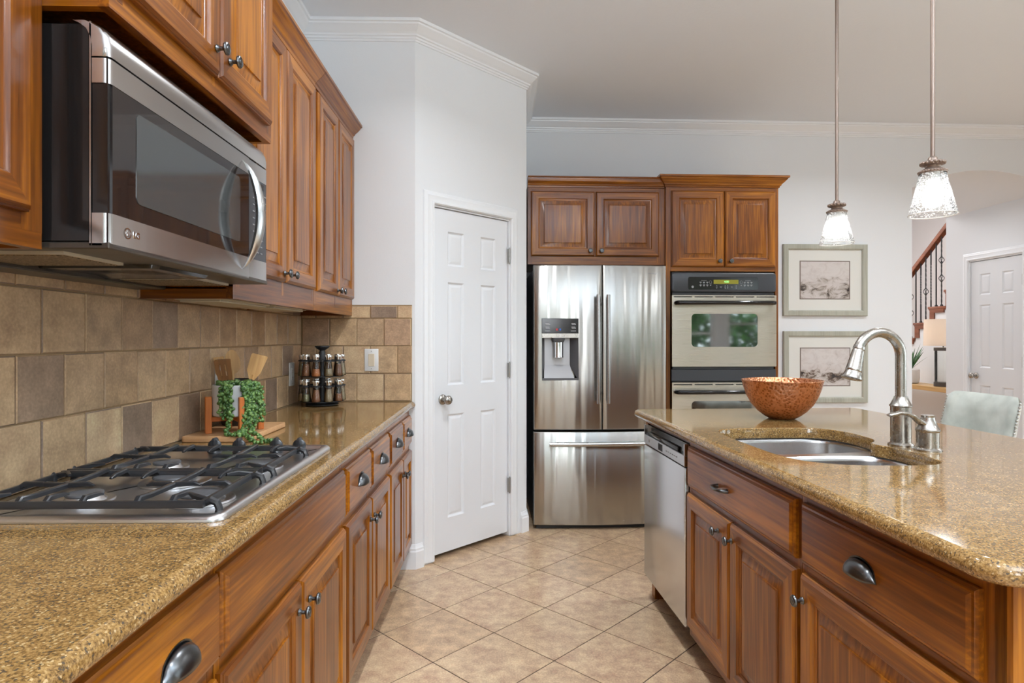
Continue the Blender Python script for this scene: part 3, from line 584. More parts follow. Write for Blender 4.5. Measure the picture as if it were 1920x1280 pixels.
# ---- cooktop
cx, cy = -.780, 1.59
t = thing('gas_cooktop', 'stainless steel five-burner gas cooktop with black grates set in the left counter', 'cooktop', (cx, cy, CT))
hx, hy_ = .252, .396
q = MB(); o = rrect(-hx, hx, -hy_, hy_, .03)
q.rings([[(x, y, z) for x, y in inset(o, d)] for d, z in ((0, .0005), (0, .005), (.002, .009), (.007, .0125), (.018, .0135), (.026, .010), (.032, .0048), (.038, .004))], 0, True, True); q.build('tray', steel_c, t, 50)
BN = [(.140, -.245, .044), (-.105, -.245, .036), (.0, -.075, .050), (.140, .085, .038), (-.105, .085, .034)]
for x, y, r in BN:
    b = MB(); b.lathe([(r*1.6, .0045), (r*1.58, .0085), (r*1.5, .009), (r*1.3, .0062), (r*1.15, .0065), (r*1.02, .012), (r*.95, .018), (r*.9, .018)], 32, (x, y, 0)); ob = b.build('burner', steel_c, t, 40)
    b = MB(); b.lathe([(r*.96, .016), (r, .019), (r*.97, .0225), (r*.6, .0245), (.001, .025)], 32, (x, y, 0)); b.build('burner_cap', dark_grey, ob, 40)
def flatbar(b, pts, w, h):           # bar with a rectangular section along a path, w and h may taper
    P = [Vector(p) for p in pts]; rs = []
    for i, p in enumerate(P):
        tt = (P[min(i+1, len(P)-1)]-P[max(i-1, 0)]).normalized(); sd = tt.cross(Vector((0, 0, 1)))
        sd = sd.normalized() if sd.length > .05 else Vector((0, 1, 0)); up = sd.cross(tt); ww = w[i] if isinstance(w, list) else w; hh = h[i] if isinstance(h, list) else h
        rs.append([p+sd*x*ww/2+up*z*hh/2 for x, z in ((-1, -1), (1, -1), (1, .5), (.6, 1), (-.6, 1), (-1, .5))])
    b.rings(rs, 0, True, True)
def grate(y0, y1):
    b = MB(); x0, x1 = -.262, .205; z = .0285; ym = (y0+y1)/2
    for yy in (y0+.006, y1-.006): flatbar(b, [(x0, yy, z), (x1, yy, z)], .012, .014)
    for xx in (x0+.006, x1-.006): flatbar(b, [(xx, y0+.002, z), (xx, y1-.002, z)], .011, .012)
    for xx in (-.155, .074):
        flatbar(b, [(xx, y0+.004, z), (xx, y0+.014, z+.010), (xx, y0+.05, z+.007), (xx, ym, z+.005), (xx, y1-.05, z+.007), (xx, y1-.014, z+.010), (xx, y1-.004, z)], .0125, .010)
        for sg in (-1, 1): flatbar(b, [(xx+sg*.006, ym, z+.006), (xx+sg*.045, ym, z+.008), (xx+sg*.058, ym, z+.004)], [.012, .010, .006], [.010, .009, .004])
    for xx, dx in ((x1-.006, -1), (x0+.006, 1)):
        flatbar(b, [(xx, ym, z), (xx+dx*.012, ym, z+.009), (xx+dx*.05, ym, z+.008), (xx+dx*.064, ym, z+.004)], [.012, .011, .010, .006], [.010, .010, .009, .004])
        for yy, dy in ((y0+.010, 1), (y1-.010, -1)): flatbar(b, [(xx, yy+dy*.02, z+.002), (xx+dx*.030, yy+dy*.030, z+.008), (xx+dx*.048, yy+dy*.050, z+.008)], [.011, .010, .006], [.010, .009, .005])
    for yy, dy in ((y0+.008, 1), (y1-.008, -1)):
        for xx in (-.105, .140, -.035): flatbar(b, [(xx, yy, z), (xx, yy+dy*.012, z+.010), (xx, yy+dy*.055, z+.007), (xx, yy+dy*.068, z+.003)], [.012, .011, .009, .006], [.010, .010, .008, .004])
    for xx, dx in ((x1-.006, 1), (x0+.006, -1)):
        if dx < 0: dx = 0.02
        for yy in (y0+.018, y1-.045):
            b.tube([(xx, yy, z-.002), (xx+dx*.014, yy, z+.004), (xx+dx*.026, yy, z-.001), (xx+dx*.030, yy, z-.012), (xx+dx*.029, yy, .0045)], [.007, .008, .008, .0075, .009], 8)
    return b.build('grate', iron, t, 40)
grate(-.372, -.080); grate(-.072, .245)
for kx in (-.076, -.003, .109, .178):
    k = MB(); k.lathe([(.018, .004), (.0195, .008), (.017, .012), (.008, .014)], 20, (kx, .300, 0))
    k.lathe([(.001, -.007), (.016, -.006), (.0195, -.003), (.0195, .003), (.016, .006), (.001, .007)], 24, (kx, .300, .026), 'y')
    k.rings([[(kx+dx, .300+dy, zz) for dx, dy in ((-.004*s_, -.017*s_), (.004*s_, -.017*s_), (.004*s_, .017*s_), (-.004*s_, .017*s_))] for zz, s_ in ((.014, 1.1), (.044, 1), (.050, .6))], 0, False, True)
    k.build('control_knob', iron, t, 45)

# ---- upper cabinets
def upper(Y0, w, depth, zb, zt, face, lab, doors, railh=.075, cr=True):
    t = thing('wall_cabinet', lab, 'cabinet', (face, Y0, 0), R(90))
    b = MB(); b.box(0, w, .02, depth, zb+.03, zt, 1); b.box(0, w, 0, .02, zb, zb+railh+.012, 0); b.box(0, w, 0, .02, zt-.045, zt, 0)
    b.box(0, .018, .02, depth, zb, zb+.035, 2); b.box(w-.018, w, .02, depth, zb, zb+.035, 2)
    xs = [0]+[v for d in doors for v in d[:2]]+[w]
    for a, c in zip(xs[::2], xs[1::2]): b.box(a-.004 if a else 0, c+.004 if c < w else w, -.0004, .0195, zb+railh*.5, zt, 1)
    b.build('body', [wh, wv, wd], t, 0)
    for d in doors: cab_door(t, d[0], d[1], d[2], d[3], d[4], d[5])
    if cr:
        q = MB(); pr = [(0, zt-.006), (-.006, zt-.004), (-.008, zt+.008), (-.014, zt+.012), (-.018, zt+.020), (-.034, zt+.034), (-.046, zt+.048), (-.048, zt+.052), (-.056, zt+.056), (-.056, zt+.068), (0, zt+.068), (.02, zt+.068), (.02, zt-.006)]
        q.rings([[(x, y, z) for y, z in pr] for x in (0, w)], 0, True, True); q.build('crown', wh, t, 25)
    return t
upper(-.55, .70, .283, 1.433, 2.376, -.80, 'wooden wall cabinet farthest back along the left wall, beside the near one', [(.03, .345, 1.49, 2.355, .31, 1.53), (.355, .67, 1.49, 2.355, .39, 1.53)], .056)
upper(.152, .951, .283, 1.433, 2.376, -.80, 'honey-brown wooden wall cabinet left of the microwave, cut by the left edge', [(.03, .455, 1.49, 2.355, .42, 1.53), (.465, .908, 1.49, 2.355, .50, 1.53)], .056)
upper(1.105, .778, .398, 1.862, 2.50, -.685, 'protruding wooden wall cabinet above the microwave with two dark knobs', [(.035, .397, 1.905, 2.48, .373, 1.962), (.402, .744, 1.905, 2.48, .445, 1.962)], .045)
upper(1.886, .816, .283, 1.395, 2.372, -.80, 'tall wooden wall cabinet immediately right of the microwave', [(.045, .424, 1.482, 2.355, .394, 1.512), (.437, .792, 1.482, 2.355, .468, 1.512)])
upper(2.704, .712, .283, 1.395, 2.372, -.80, 'tall wooden wall cabinet in the corner against the white end wall', [(.028, .350, 1.482, 2.355, .325, 1.505), (.362, .685, 1.482, 2.355, .392, 1.505)])
for x0, x1, Y0, Y1, lab in ((-1.0, -.85, 1.93, 2.33, 'flat under-cabinet light fixture nearer the microwave'), (-.99, -.84, 2.36, 2.74, 'flat under-cabinet light fixture nearer the corner')):
    t = thing('under_cabinet_light', lab, 'light fixture', ((x0+x1)/2, (Y0+Y1)/2, 1.388), 0, 'under-cabinet light fixtures'); hx_, hy2 = (x1-x0)/2, (Y1-Y0)/2
    q = MB(); q.box(-hx_, hx_, -hy2, hy2, .006, .036, 0, .003, 1); q.build('housing', beige_fix, t, 30); q = MB(); q.box(-hx_+.012, hx_-.012, -hy2+.012, hy2-.012, .0, .0065, 0, .002, 1); q.build('diffuser', beige_fix, t, 30)

# ---- microwave
t = thing('microwave', 'stainless and black over-the-range microwave with curved vertical handle', 'microwave', (-.69, 1.113, 1.442), R(90)); W = .756; Hm = .400
q = MB(); q.box(.002, W-.002, .034, .393, .006, Hm-.004, 0, .003, 1); q.build('body', black, t, 30)
q = MB(); q.box(.0, W, .0315, .0345, 0, Hm-.002, 0); q.build('trim_gap', steel_m, t, 0)
q = MB(); q.box(.002, W-.002, .0035, .03, .002, .334, 0); q.build('door_core', black, t, 0)
def band(x0, x1, z0, z1, curl0=True, curl1=True, nm='front_band', zfun=None):
    q = MB(); r = .012; xs = [(x0, .030)] if curl0 else [(x0, .003)]
    if curl0: xs += [(x0+r*(1-math.cos(R(a))), r*(1-math.sin(R(a)))) for a in (0, 22, 45, 67, 90)]
    if curl1: xs += [(x1-r*(1-math.cos(R(a))), r*(1-math.sin(R(a)))) for a in (90, 67, 45, 22, 0)]+[(x1, .030)]
    else: xs += [(x1, 0), (x1, .003)]
    zz = zfun or [(z0, .002), (z0, 0), (z1, 0), (z1, .002)]
    q.rings([[(x, y+dy, z) for x, y in xs] for z, dy in zz], 0, close=False); return q.build(nm, steel_m, t, 50)
band(0, .6185, 0, .058, True, False); band(.6215, W, 0, .058, False, True, 'control_band'); band(0, .6185, .289, .333, True, False); band(.6215, W, .289, .333, False, True, 'control_band')
band(0, W, .337, Hm, True, True, 'vent_band', [(.336, .003), (.337, 0), (.355, .0), (.372, .003), (.386, .010), (.395, .022), (.400, .034)])
q = MB(); q.box(.012, .6185, .001, .02, .058, .289); d = q.build('door', mw_glass, t, 0)
q = MB(); q.prism(rrect(.085, .56, .092, .265, .012), -.0002, .002, 0, 'y'); q.build('window', mw_mesh, d, 0)
q = MB(); q.box(.6215, W-.012, .001, .02, .058, .289); cp = q.build('control_panel', panel_black, t, 0)
q = MB()
for r_ in range(10):
    for c_ in range(3 if r_ < 7 else 4): q.box(.645+c_*.028, .645+c_*.028+(.014 if r_ != 2 else .019), -.0003, .002, .078+r_*.019, .081+r_*.019)
q.build('keypad_marks', dim_marks, cp, 0)
q = MB(); q.box(.64, .725, -.0004, .002, .268, .283); q.build('display', black, cp, 0)
# handle: a ribbon bowed out from the door, pinched to a point at both ends
q = MB(); rs = []
for k in range(25):
    u = -1+2*k/24; out = .050*(1-u*u)**.8; w2 = .0175*(1-abs(u)**3.2)+.0008; th = .015*(1-abs(u)**4)+.001
    z = .168+.148*u; x = .573; rs.append([(x-w2, -out, z), (x-w2*.7, -out-th*.5, z), (x, -out-th*.75, z), (x+w2*.7, -out-th*.5, z), (x+w2, -out, z), (x+w2*.6, -out+th*.6, z), (x-w2*.6, -out+th*.6, z)])
q.rings(rs, 0, True, True); q.build('handle', handle_m, t, 55)
q = MB()
ri = [[(.055+r_*math.cos(a), -.0012, .030+r_*math.sin(a)) for a in [R(20+340*k/20) for k in range(21)]] for r_ in (.0085, .0105)]; q.rings(ri, 0, close=False)
q.box(.0495, .051, -.0012, 0, .029, .034); q.box(.054, .0552, -.0012, 0, .025, .035); q.box(.054, .058, -.0012, 0, .025, .0262); q.build('emblem', chrome, t, 0)
text('LG', .017, chrome, t, (.083, -.0006, .030), (R(90), 0, 0), 'lettering', .0006, .0006)
# underside: filters and lamp bay
q = MB(); q.box(.0, W, .0, .393, -.006, .006, 0, .002, 1); hb = q.build('hood_base', hood_dark, t, 30)
for x0, x1 in ((.03, .21), (.53, .72)):
    q = MB(); q.box(x0, x1, .10, .34, -.012, -.004, 0); q.build('filter_frame', beige_fix, hb, 0); q = MB(); q.box(x0+.008, x1-.008, .108, .332, -.0135, -.010); q.build('grease_filter', filter_m, hb, 0)
q = MB(); q.rings([[(x, y, z) for x, y in rrect(.24+d, .50-d, .05+d, .36-d, .02)] for d, z in ((0, -.006), (.004, -.014), (.03, -.016), (.06, -.010))], 0, False, True); q.build('lamp_bay', black, hb, 40)
q = MB(); q.box(.0, W, .30, .393, -.022, -.004, 0, .003, 1); q.build('rear_lip', hood_dark, hb, 30)

# ---- electrical plates
def plate_thing(name, lab, cat, loc, rz, kind):
    t = thing(name, lab, cat, loc, rz); q = MB(); q.box(-.038, .038, -.006, 0, -.061, .061, 0, .003, 2); q.build('cover_plate', white_pl, t, 40)
    if kind == 'switch':
        q = MB(); q.box(-.017, .017, -.009, -.004, -.034, .034, 0, .0015, 1); q.build('rocker', ivory, t, 30)
    else:
        q = MB(); q.box(-.0175, .0175, -.0085, -.004, -.034, .034, 0, .002, 1); r_ = q.build('receptacle', white_pl, t, 30)
        q = MB()
        for zz in (-.017, .017):
            for xx in (-.006, .006): q.box(xx-.001, xx+.001, -.0088, -.006, zz-.004, zz+.004)
            q.box(-.0025, .0025, -.0088, -.006, zz-.011, zz-.007)
        q.build('slots', matte_black, r_, 0)
    for zz in (-.048, .048): q = MB(); q.lathe([(.003, -.0065), (.0028, -.005)], 10, (0, 0, zz), 'y', 0); q.build('screw', hinge_m, t, 40)
    return t
TS = WX+.0092
plate_thing('wall_outlet', 'white wall outlet half hidden behind the plant pot and utensils', 'outlet', (TS, 2.41, 1.10), R(90), 'o')
plate_thing('wall_outlet', 'narrow-looking white wall outlet on the left wall near the spice rack', 'outlet', (TS, 3.245, 1.085), R(90), 'o')
plate_thing('light_switch', 'white plate with ivory rocker switch on the tiled end wall', 'switch', (-.692, EY-.0092, 1.152), 0, 'switch')

# ---- bread board, plant stand, potted string-of-pearls, crock and utensils
q = MB(); q.rings([[(x, y, z) for x, y in inset(rrect(-.115, .115, -.175, .185, .012), d)] for d, z in ((.002, .0008), (0, .003), (0, .017), (.002, .0195))], 0, True, True)
bd = q.build('cutting_board', board_m, None, 40, (-.950, 2.275, CT)); tag(bd, 'light wooden cutting board lying behind the cooktop under the plant stand', 'cutting board')
BZ = CT+.0197; PX, PYY = -.935, 2.222
t = thing('plant_stand', 'small orange-brown wooden plant stand on the cutting board', 'plant stand', (PX, PYY, BZ), R(36))
for a in (0, 90, 180, 270):
    ca, sa = math.cos(R(a)), math.sin(R(a)); q = MB(); q.box(-.0105, .0105, -.0085, .0085, 0, .128, 0, .002, 1); q.build('leg', acacia, t, 30, (ca*.087, sa*.087, 0), (0, 0, R(a)))
for k_, a in enumerate((0, 90)):
    q = MB(); q.box(-.077, .077, -.008, .008, .040+.0005*k_, .056+.0005*k_, 0, .0015, 1); q.build('crossbar', acacia, t, 30, (0, 0, 0), (0, 0, R(a)))
t = thing('potted_plant', 'trailing green string-of-pearls plant in a white cylindrical pot', 'potted plant', (PX, PYY, BZ+.0572))
q = MB(); q.lathe([(.068, 0), (.073, .004), (.074, .010), (.075, .108), (.072, .110), (.070, .106), (.069, .02), (.001, .02)], 40); q.build('pot', pot_white, t, 40)
q = MB(); q.lathe([(.0695, .094), (.04, .099), (.001, .1)], 24, cap0=True); q.build('soil', soil, t, 40)
rnd = random.Random(11)
ico = bmesh.new(); bmesh.ops.create_icosphere(ico, subdivisions=2, radius=1); iv = [v.co.copy() for v in ico.verts]; iff = [[v.index for v in f.verts] for f in ico.faces]; ico.free()
def strand(path, n, sp=.008, nm='strand'):
    P = [Vector(p) for p in path]; L = [0]
    for a, b in zip(P, P[1:]): L.append(L[-1]+(b-a).length)
    def at(s):
        for i in range(len(P)-1):
            if s <= L[i+1]: return P[i].lerp(P[i+1], (s-L[i])/max(1e-6, L[i+1]-L[i]))
        return P[-1]
    q = MB(); q.tube([at(L[-1]*k/14) for k in range(15)], .0011, 6, 1)
    for k in range(n):
        p = at(L[-1]*(k+.5)/n)+Vector((rnd.uniform(-sp, sp), rnd.uniform(-sp, sp), rnd.uniform(-sp*.5, sp*.5))); r = rnd.uniform(.0048, .0070); d = Vector((rnd.uniform(-1, 1), rnd.uniform(-1, 1), rnd.uniform(-1, .4))).normalized()
        mt = Vector((0, 0, 1)).rotation_difference(d).to_matrix(); q.add([p+mt @ Vector((v.x*r, v.y*r, v.z*r*1.35)) for v in iv], iff)
    return q.build(nm, [leaf_m, stem_m], t, 60)
def hang(a, drop, tail=None, n=46, sway=0):
    ca, sa = math.cos(R(a)), math.sin(R(a)); pts = [(ca*.03, sa*.03, .106), (ca*.055, sa*.055, .115), (ca*.076, sa*.076, .112), (ca*.084, sa*.084, .098)]
    for k in range(1, 5): pts.append((ca*(.085+.002*k)+sway*k*.25, sa*(.085+.002*k), .098-drop*k/4))
    strand(pts+(tail or []), n, .006)
hang(-98, .085, None, 30); hang(-91, .10, None, 34); hang(-84, .09, None, 32); hang(-77, .105, None, 36, .003)
hang(-80, .125, [(.012, -.102, -.045), (.022, -.115, -.0505), (.05, -.12, -.051)], 54)
hang(-46, .10, None, 34); hang(-40, .12, None, 40); hang(-31, .11, None, 38); hang(-20, .125, None, 42); hang(-10, .115, None, 40); hang(2, .12, None, 40); hang(14, .10, None, 34)
hang(-28, .135, [(.085, -.075, -.048), (.112, -.100, -.0505), (.150, -.125, -.069), (.185, -.140, -.070)], 90)
hang(-38, .13, [(.06, -.095, -.048), (.09, -.13, -.052), (.125, -.150, -.069), (.155, -.155, -.070)], 86)
hang(-50, .14, [(.05, -.11, -.048), (.07, -.135, -.050)], 64)
for a in range(0, 360, 40): strand([(math.cos(R(a))*.02, math.sin(R(a))*.02, .108), (math.cos(R(a+20))*.045, math.sin(R(a+20))*.045, .116), (math.cos(R(a+30))*.062, math.sin(R(a+30))*.062, .112)], 16, .008)
CX, CY = -1.000, 2.398
t = thing('utensil_crock', 'dark ribbed utensil crock behind the potted plant', 'crock', (CX, CY, BZ))
q = MB(); q.lathe([(.050, 0), (.055, .003), (.058, .012), (.058, .16), (.0615, .165), (.0615, .172), (.058, .174), (.055, .170), (.0535, .02), (.001, .02)], 48, lob=lambda a, h: 1+.012*math.cos(24*a)*(1 if .01 < h < .161 else 0)); q.build('vessel', crock_m, t, 40)
def utensil(name, lab, base, tipz, lean, m, shape, turn=0):
    e = thing(name, lab, 'utensil', (CX+base[0], CY+base[1], BZ+.022)); e.rotation_euler = (R(lean[1]), R(lean[0]), R(23+turn)); q = MB()
    if shape == 'stick': q.tube([(0, 0, 0), (0, 0, tipz*.7), (0, 0, tipz)], [.005, .005, .008], 8, 0, True, (1, 1)); q.build('handle', m, e, 40); return e
    q.tube([(0, 0, 0), (0, 0, tipz-.075)], .0055, 8); q.build('handle', m, e, 40); q = MB()
    if shape == 'spoon': o = [(.029*math.cos(a)*(1-.15*math.sin(a)), tipz-.045+.048*math.sin(a)) for a in [2*math.pi*k/24 for k in range(24)]]
    elif shape == 'slot': o = [(-.008, tipz-.095), (.012, tipz-.095), (.024, tipz-.07), (.028, tipz-.002), (.024, tipz), (-.024, tipz+.004), (-.030, tipz), (-.026, tipz-.07)]
    elif shape == 'fork': o = [(-.006, tipz-.09), (.006, tipz-.09), (.017, tipz-.06), (.018, tipz), (-.018, tipz), (-.017, tipz-.06)]
    else: o = [(-.010, tipz-.095), (.008, tipz-.095), (.024, tipz-.065), (.036, tipz), (.033, tipz+.004), (-.020, tipz+.006), (-.024, tipz), (-.026, tipz-.06)]
    slots = []
    if shape == 'slot': slots = [[(a, tipz-.062), (a+.004, tipz-.062), (a+.004, tipz-.018), (a, tipz-.018)] for a in (-.013, .004)]
    if shape == 'fork': slots = [[(a, tipz-.055), (a+.003, tipz-.055), (a+.003, tipz-.006), (a, tipz-.006)] for a in (-.0095, -.0015, .0065)]
    bmm = MB()
    for yy in (-.0025, .0025): plate(bmm, o, slots, yy)
    vs = [(x, z, y) for x, y, z in bmm.v]; q.add(vs, bmm.f)
    for lp in [o]+slots: q.rings([[(x, yy, z) for x, z in lp] for yy in (-.0025, .0025)])
    q.build('head', m, e, 30); return e
utensil('slotted_spatula', 'dark bamboo slotted spatula leaning left in the crock', (-.008, -.026), .232, (-8.5, 7), bamboo_dark, 'slot')
utensil('wooden_spoon', 'round pale wooden spoon standing upright in the crock', (-.014, .014), .262, (-3, -4), bamboo, 'spoon')
utensil('wooden_turner', 'pale bamboo turner leaning right in the crock', (.022, -.010), .248, (13, 3), bamboo, 'turner')
utensil('wooden_fork', 'thin pale bamboo fork farthest left in the crock', (-.034, -.018), .240, (-6.5, 4), bamboo, 'fork', 0)

# ---- spice rack with its jars
SX, SY = -.912, 3.235
t = thing('spice_rack', 'black two-tier carousel spice rack in the counter corner', 'spice rack', (SX, SY, CT))
q = MB(); q.lathe([(.001, .0008), (.076, .0008), (.082, .004), (.083, .009), (.076, .014), (.02, .020), (.010, .028)], 40); q.build('base', matte_black, t, 40)
q = MB(); q.lathe([(.013, .015), (.010, .05), (.016, .15), (.010, .17), (.010, .20), (.017, .275), (.012, .285)], 24); q.build('post', matte_black, t, 40)
q = MB(); q.lathe([(.012, .27), (.014, .285), (.030, .296), (.037, .303), (.037, .309), (.001, .310)], 28); q.build('top_knob', matte_black, t, 40)
TZ = (.020, .157)
ja = [-73.9+18+36*k for k in range(10)]; JR, JS = .097, .83
TZ = (.026, .155)
for zz, nm in ((TZ[0]+.079, 'ring'), (TZ[1]+.079, 'ring')):
    q = MB()
    for k in range(10):
        ca, sa = math.cos(R(ja[k]+18)), math.sin(R(ja[k]+18)); q.bar((0, 0, zz-.002), (ca*.098, sa*.098, zz-.002), .006, .008)
        cx_, cy_ = math.cos(R(ja[k]))*JR, math.sin(R(ja[k]))*JR
        rs = [[(cx_+r_*math.cos(a), cy_+r_*math.sin(a), zz-.005+h) for a in [2*math.pi*j/16 for j in range(16)]] for r_, h in ((.0172, 0), (.0205, 0), (.0205, .007), (.0172, .007), (.0172, 0))]; q.rings(rs)
    q.lathe([(.010, zz-.008), (.020, zz-.006), (.020, zz+.004), (.010, zz+.006)], 20); q.build(nm, matte_black, t, 40)
for z0 in TZ: q = MB(); q.lathe([(.001, z0-.004), (.108, z0-.004), (.108, z0-.0012), (.001, z0-.0012)], 40); q.build('shelf', matte_black, t, 40)
jl = MB(); jl.lathe([(.001, 0), (.0215, 0), (.023, .003), (.022, .02), (.015, .088), (.0145, .098), (.013, .098)], 16, cap1=False, cap0=False)
sp = MB(); sp.lathe([(.001, .002), (.0205, .002), (.0212, .006), (.0203, .018), (.0175, .045), (.001, .046)], 16)
sp2 = MB(); sp2.lathe([(.001, .002), (.0205, .002), (.0212, .006), (.0203, .018), (.0145, .075), (.001, .076)], 16)
ld = MB(); ld.lathe([(.0145, .092), (.0152, .093), (.0185, .128), (.0180, .130), (.001, .1305)], 16)
jroot = None; gm = jl.build('glass', clear, None, 40); lm = ld.build('lid', chrome, None, 40); s1 = sp.build('spice', spices[0], None, 40); s2 = sp2.build('spice', spices[0], None, 40)
protos = (gm, lm, s1, s2)
where = ['just right of the post', 'at the right front', 'at the far right', 'at the right rear', 'hidden right of the post', 'hidden left of the post', 'at the left rear', 'at the far left', 'at the left front', 'just left of the post']
cont = {(1, 0): (2, 0), (1, 1): (0, 1), (1, 2): (2, 1), (1, 8): (4, 1), (1, 9): (1, 0), (0, 0): (2, 1), (0, 1): (4, 0), (0, 2): (2, 1), (0, 8): (3, 0), (0, 9): (4, 1), (0, 7): (2, 0), (1, 7): (3, 1)}
cn = ['brown', 'orange', 'tan', 'greenish', 'reddish']
for ti in (0, 1):
    for ai, a in enumerate(ja):
        ci, full = cont.get((ti, ai), (ai % 5, 1)); j = thing('spice_jar', '%s-tier spice jar of %s spice, chrome lid, %s' % (('lower', 'upper')[ti], cn[ci], where[ai]), 'jar', (SX+JR*math.cos(R(a)), SY+JR*math.sin(R(a)), CT+TZ[ti]), 0, 'spice jars on the black carousel')
        for src in (gm, lm, s2 if full else s1):
            c_ = src.copy(); c_.scale = (1, 1, JS)
            if src in (s1, s2): c_.data = src.data.copy(); c_.data.materials[0] = spices[ci]
            sc.collection.objects.link(c_); c_.parent = j
for p_ in protos: bpy.data.objects.remove(p_)

# ================================================================== ISLAND
IR = R(-90); IF = .880
def icab(Y, lab): return thing('island_cabinet', lab, 'cabinet', (IF, Y, 0), IR, None, 'I')
c = icab(2.395, 'wooden sink-base cabinet in the island, right of the dishwasher, with a bar pull')
base_box(c, .826, .70, stiles=[(.395, .420)], open_top=True); drawer(c, .012, .810, .690, .849, 'bar', .360, .766); cab_door(c, .012, .406, .14, .665, .325, .612); cab_door(c, .413, .830-.012, .14, .665, .432, .612)
c = icab(1.567, 'wooden island cabinet nearest the camera with a wide cup-pull drawer')
base_box(c, .617, .70, stiles=[(.568, .617)]); drawer(c, .015, .572, .690, .849, 'cup', .272, .768); cab_door(c, .015, .572, .14, .665, .035, .601)
q = MB(); q.box(.0, .012, 0, .70, .0, .884, 0); q.box(-.0004+.012, .0135, .045, .70, .0, .884, 0); ep = q.build('end_panel', wv, c, 0, (.617, 0, 0))
c = icab(3.0, 'narrow wooden filler and toe kick at the far end of the island'); q = MB(); q.box(0, .030, 0, .70, .112, .884, 0); q.box(0, .048, .03, .079, 0, .112, 0); q.box(0, .030, .08, .70, 0, .111, 0); q.box(.03, .600, 0, .02, .858, .884, 1); q.build('filler', [wv, wh], c, 0)
# back side of the island under the bar overhang
c = thing('island_back_panel', 'wooden panel closing the seating side of the island', 'cabinet', (1.585, .95, 0), 0, None, 'I'); q = MB(); q.box(0, .02, 0, 2.05, 0, .884); q.build('panel', wv, c, 0)
# dishwasher
t = thing('dishwasher', 'stainless steel dishwasher with black recessed top grip at the island end', 'dishwasher', (IF-.020, 2.966, 0), IR, None, 'I'); W = .565
q = MB(); q.box(.004, W-.002, .03, .60, .115, .855, 0); q.build('body', matte_black, t, 0)
q = MB(); q.box(.002, W, 0, .03, .125, .758, 0, .004, 2); q.build('door', steel_s, t, 40)
q = MB(); q.box(.002, W, 0, .03, .762, .806, 0, .002, 1); q.box(.002, .012, 0, .03, .806, .852, 0); q.box(W-.010, W, 0, .03, .806, .852, 0); cpn = q.build('control_strip', steel_s, t, 30)
q = MB(); q.box(.012, W-.010, .016, .03, .806, .852, 0); q.box(.05, W-.10, .006, .018, .806, .824, 0, .004, 2); q.build('grip_recess', black, t, 30)
q = MB(); q.box(.225, .285, -.0004, .004, .770, .800, 0); q.build('display', black, cpn, 0)
q = MB()
for k in range(6): q.box(.335+k*.026, .347+k*.026, -.0004, .002, .782, .786)
q.build('button_marks', dim_marks, cpn, 0); q = MB(); q.lathe([(.007, -.0008), (.0065, .001)], 16, (.085, 0, .785), 'y'); q.build('emblem', chrome, cpn, 0)
q = MB(); q.box(.002, W, .11, .13, .0, .115); q.build('toe_plate', matte_black, t, 0)

# countertop with sink cutout
def iw(p): return TW('I', p[0], p[1])
io = chaikin([(.815, .915), (1.95, .915), (1.95, 2.99), (1.945, 2.995), (.819, 2.995), (.815, 2.99)], 0)
def corner(c, a0, r, n=6): return [(c[0]+r*math.cos(R(a0+90*k/n)), c[1]+r*math.sin(R(a0+90*k/n))) for k in range(n+1)]
io = corner((.875, .955), 180, .06)+corner((1.89, .955), 270, .06)+corner((1.91, 2.955), 0, .04)+corner((.835, 2.975), 90, .02)
SINK = [(.928, 1.80), (.928, 2.20), (.950, 2.295), (1.02, 2.328), (1.25, 2.332), (1.36, 2.318), (1.412, 2.22), (1.408, 2.08), (1.392, 2.02), (1.345, 1.985), (1.340, 1.945), (1.362, 1.90), (1.364, 1.78), (1.354, 1.67), (1.30, 1.628), (1.16, 1.630), (1.04, 1.650), (.965, 1.70)][::-1]
SINK = chaikin(SINK, 2)
ct = slab('granite_island_top', [iw(p) for p in io], [[iw(p) for p in SINK]], .885, CT, gran); tag(ct, 'large speckled granite island top with a cutout around the sink', 'countertop')
# sink
t = thing('kitchen_sink', 'undermount stainless double-bowl sink in the island', 'sink', (1.13, 1.95, .8835), 0, None, 'I')
def L2(p): return [(x-1.13, y-1.95) for x, y in p]
bigb = L2(chaikin([(.912, 2.005), (1.37, 2.035), (1.425, 2.08), (1.432, 2.26), (1.37, 2.345), (.965, 2.348), (.912, 2.28)], 3)); sml = L2(chaikin([(.912, 1.72), (1.0, 1.625), (1.15, 1.608), (1.32, 1.608), (1.378, 1.66), (1.382, 1.90), (1.34, 1.985), (.912, 1.972)], 3))
q = MB(); fo = L2(rrect(.885, 1.455, 1.585, 2.368, .03)); plate(q, fo, [bigb, sml], -.0015); q.build('rim', steel_s, t, 0)
for bo, dep, dc in ((bigb, -.20, (.04, .22)), (sml, -.17, (.02, -.16))):
    q = MB(); q.rings([[(x, y, z) for x, y in inset(bo, d)] for d, z in ((-.001, -.0012), (.002, -.004), (.004, -.02), (.008, dep+.03), (.016, dep+.012), (.03, dep+.003), (.05, dep))], 0, False, True); b_ = q.build('bowl', steel_s, t, 50)
    q = MB(); q.lathe([(.045, dep+.0005), (.043, dep+.003), (.032, dep+.002), (.03, dep-.004), (.001, dep-.004)], 24, (dc[0], dc[1], 0)); q.build('drain', chrome, b_, 40)
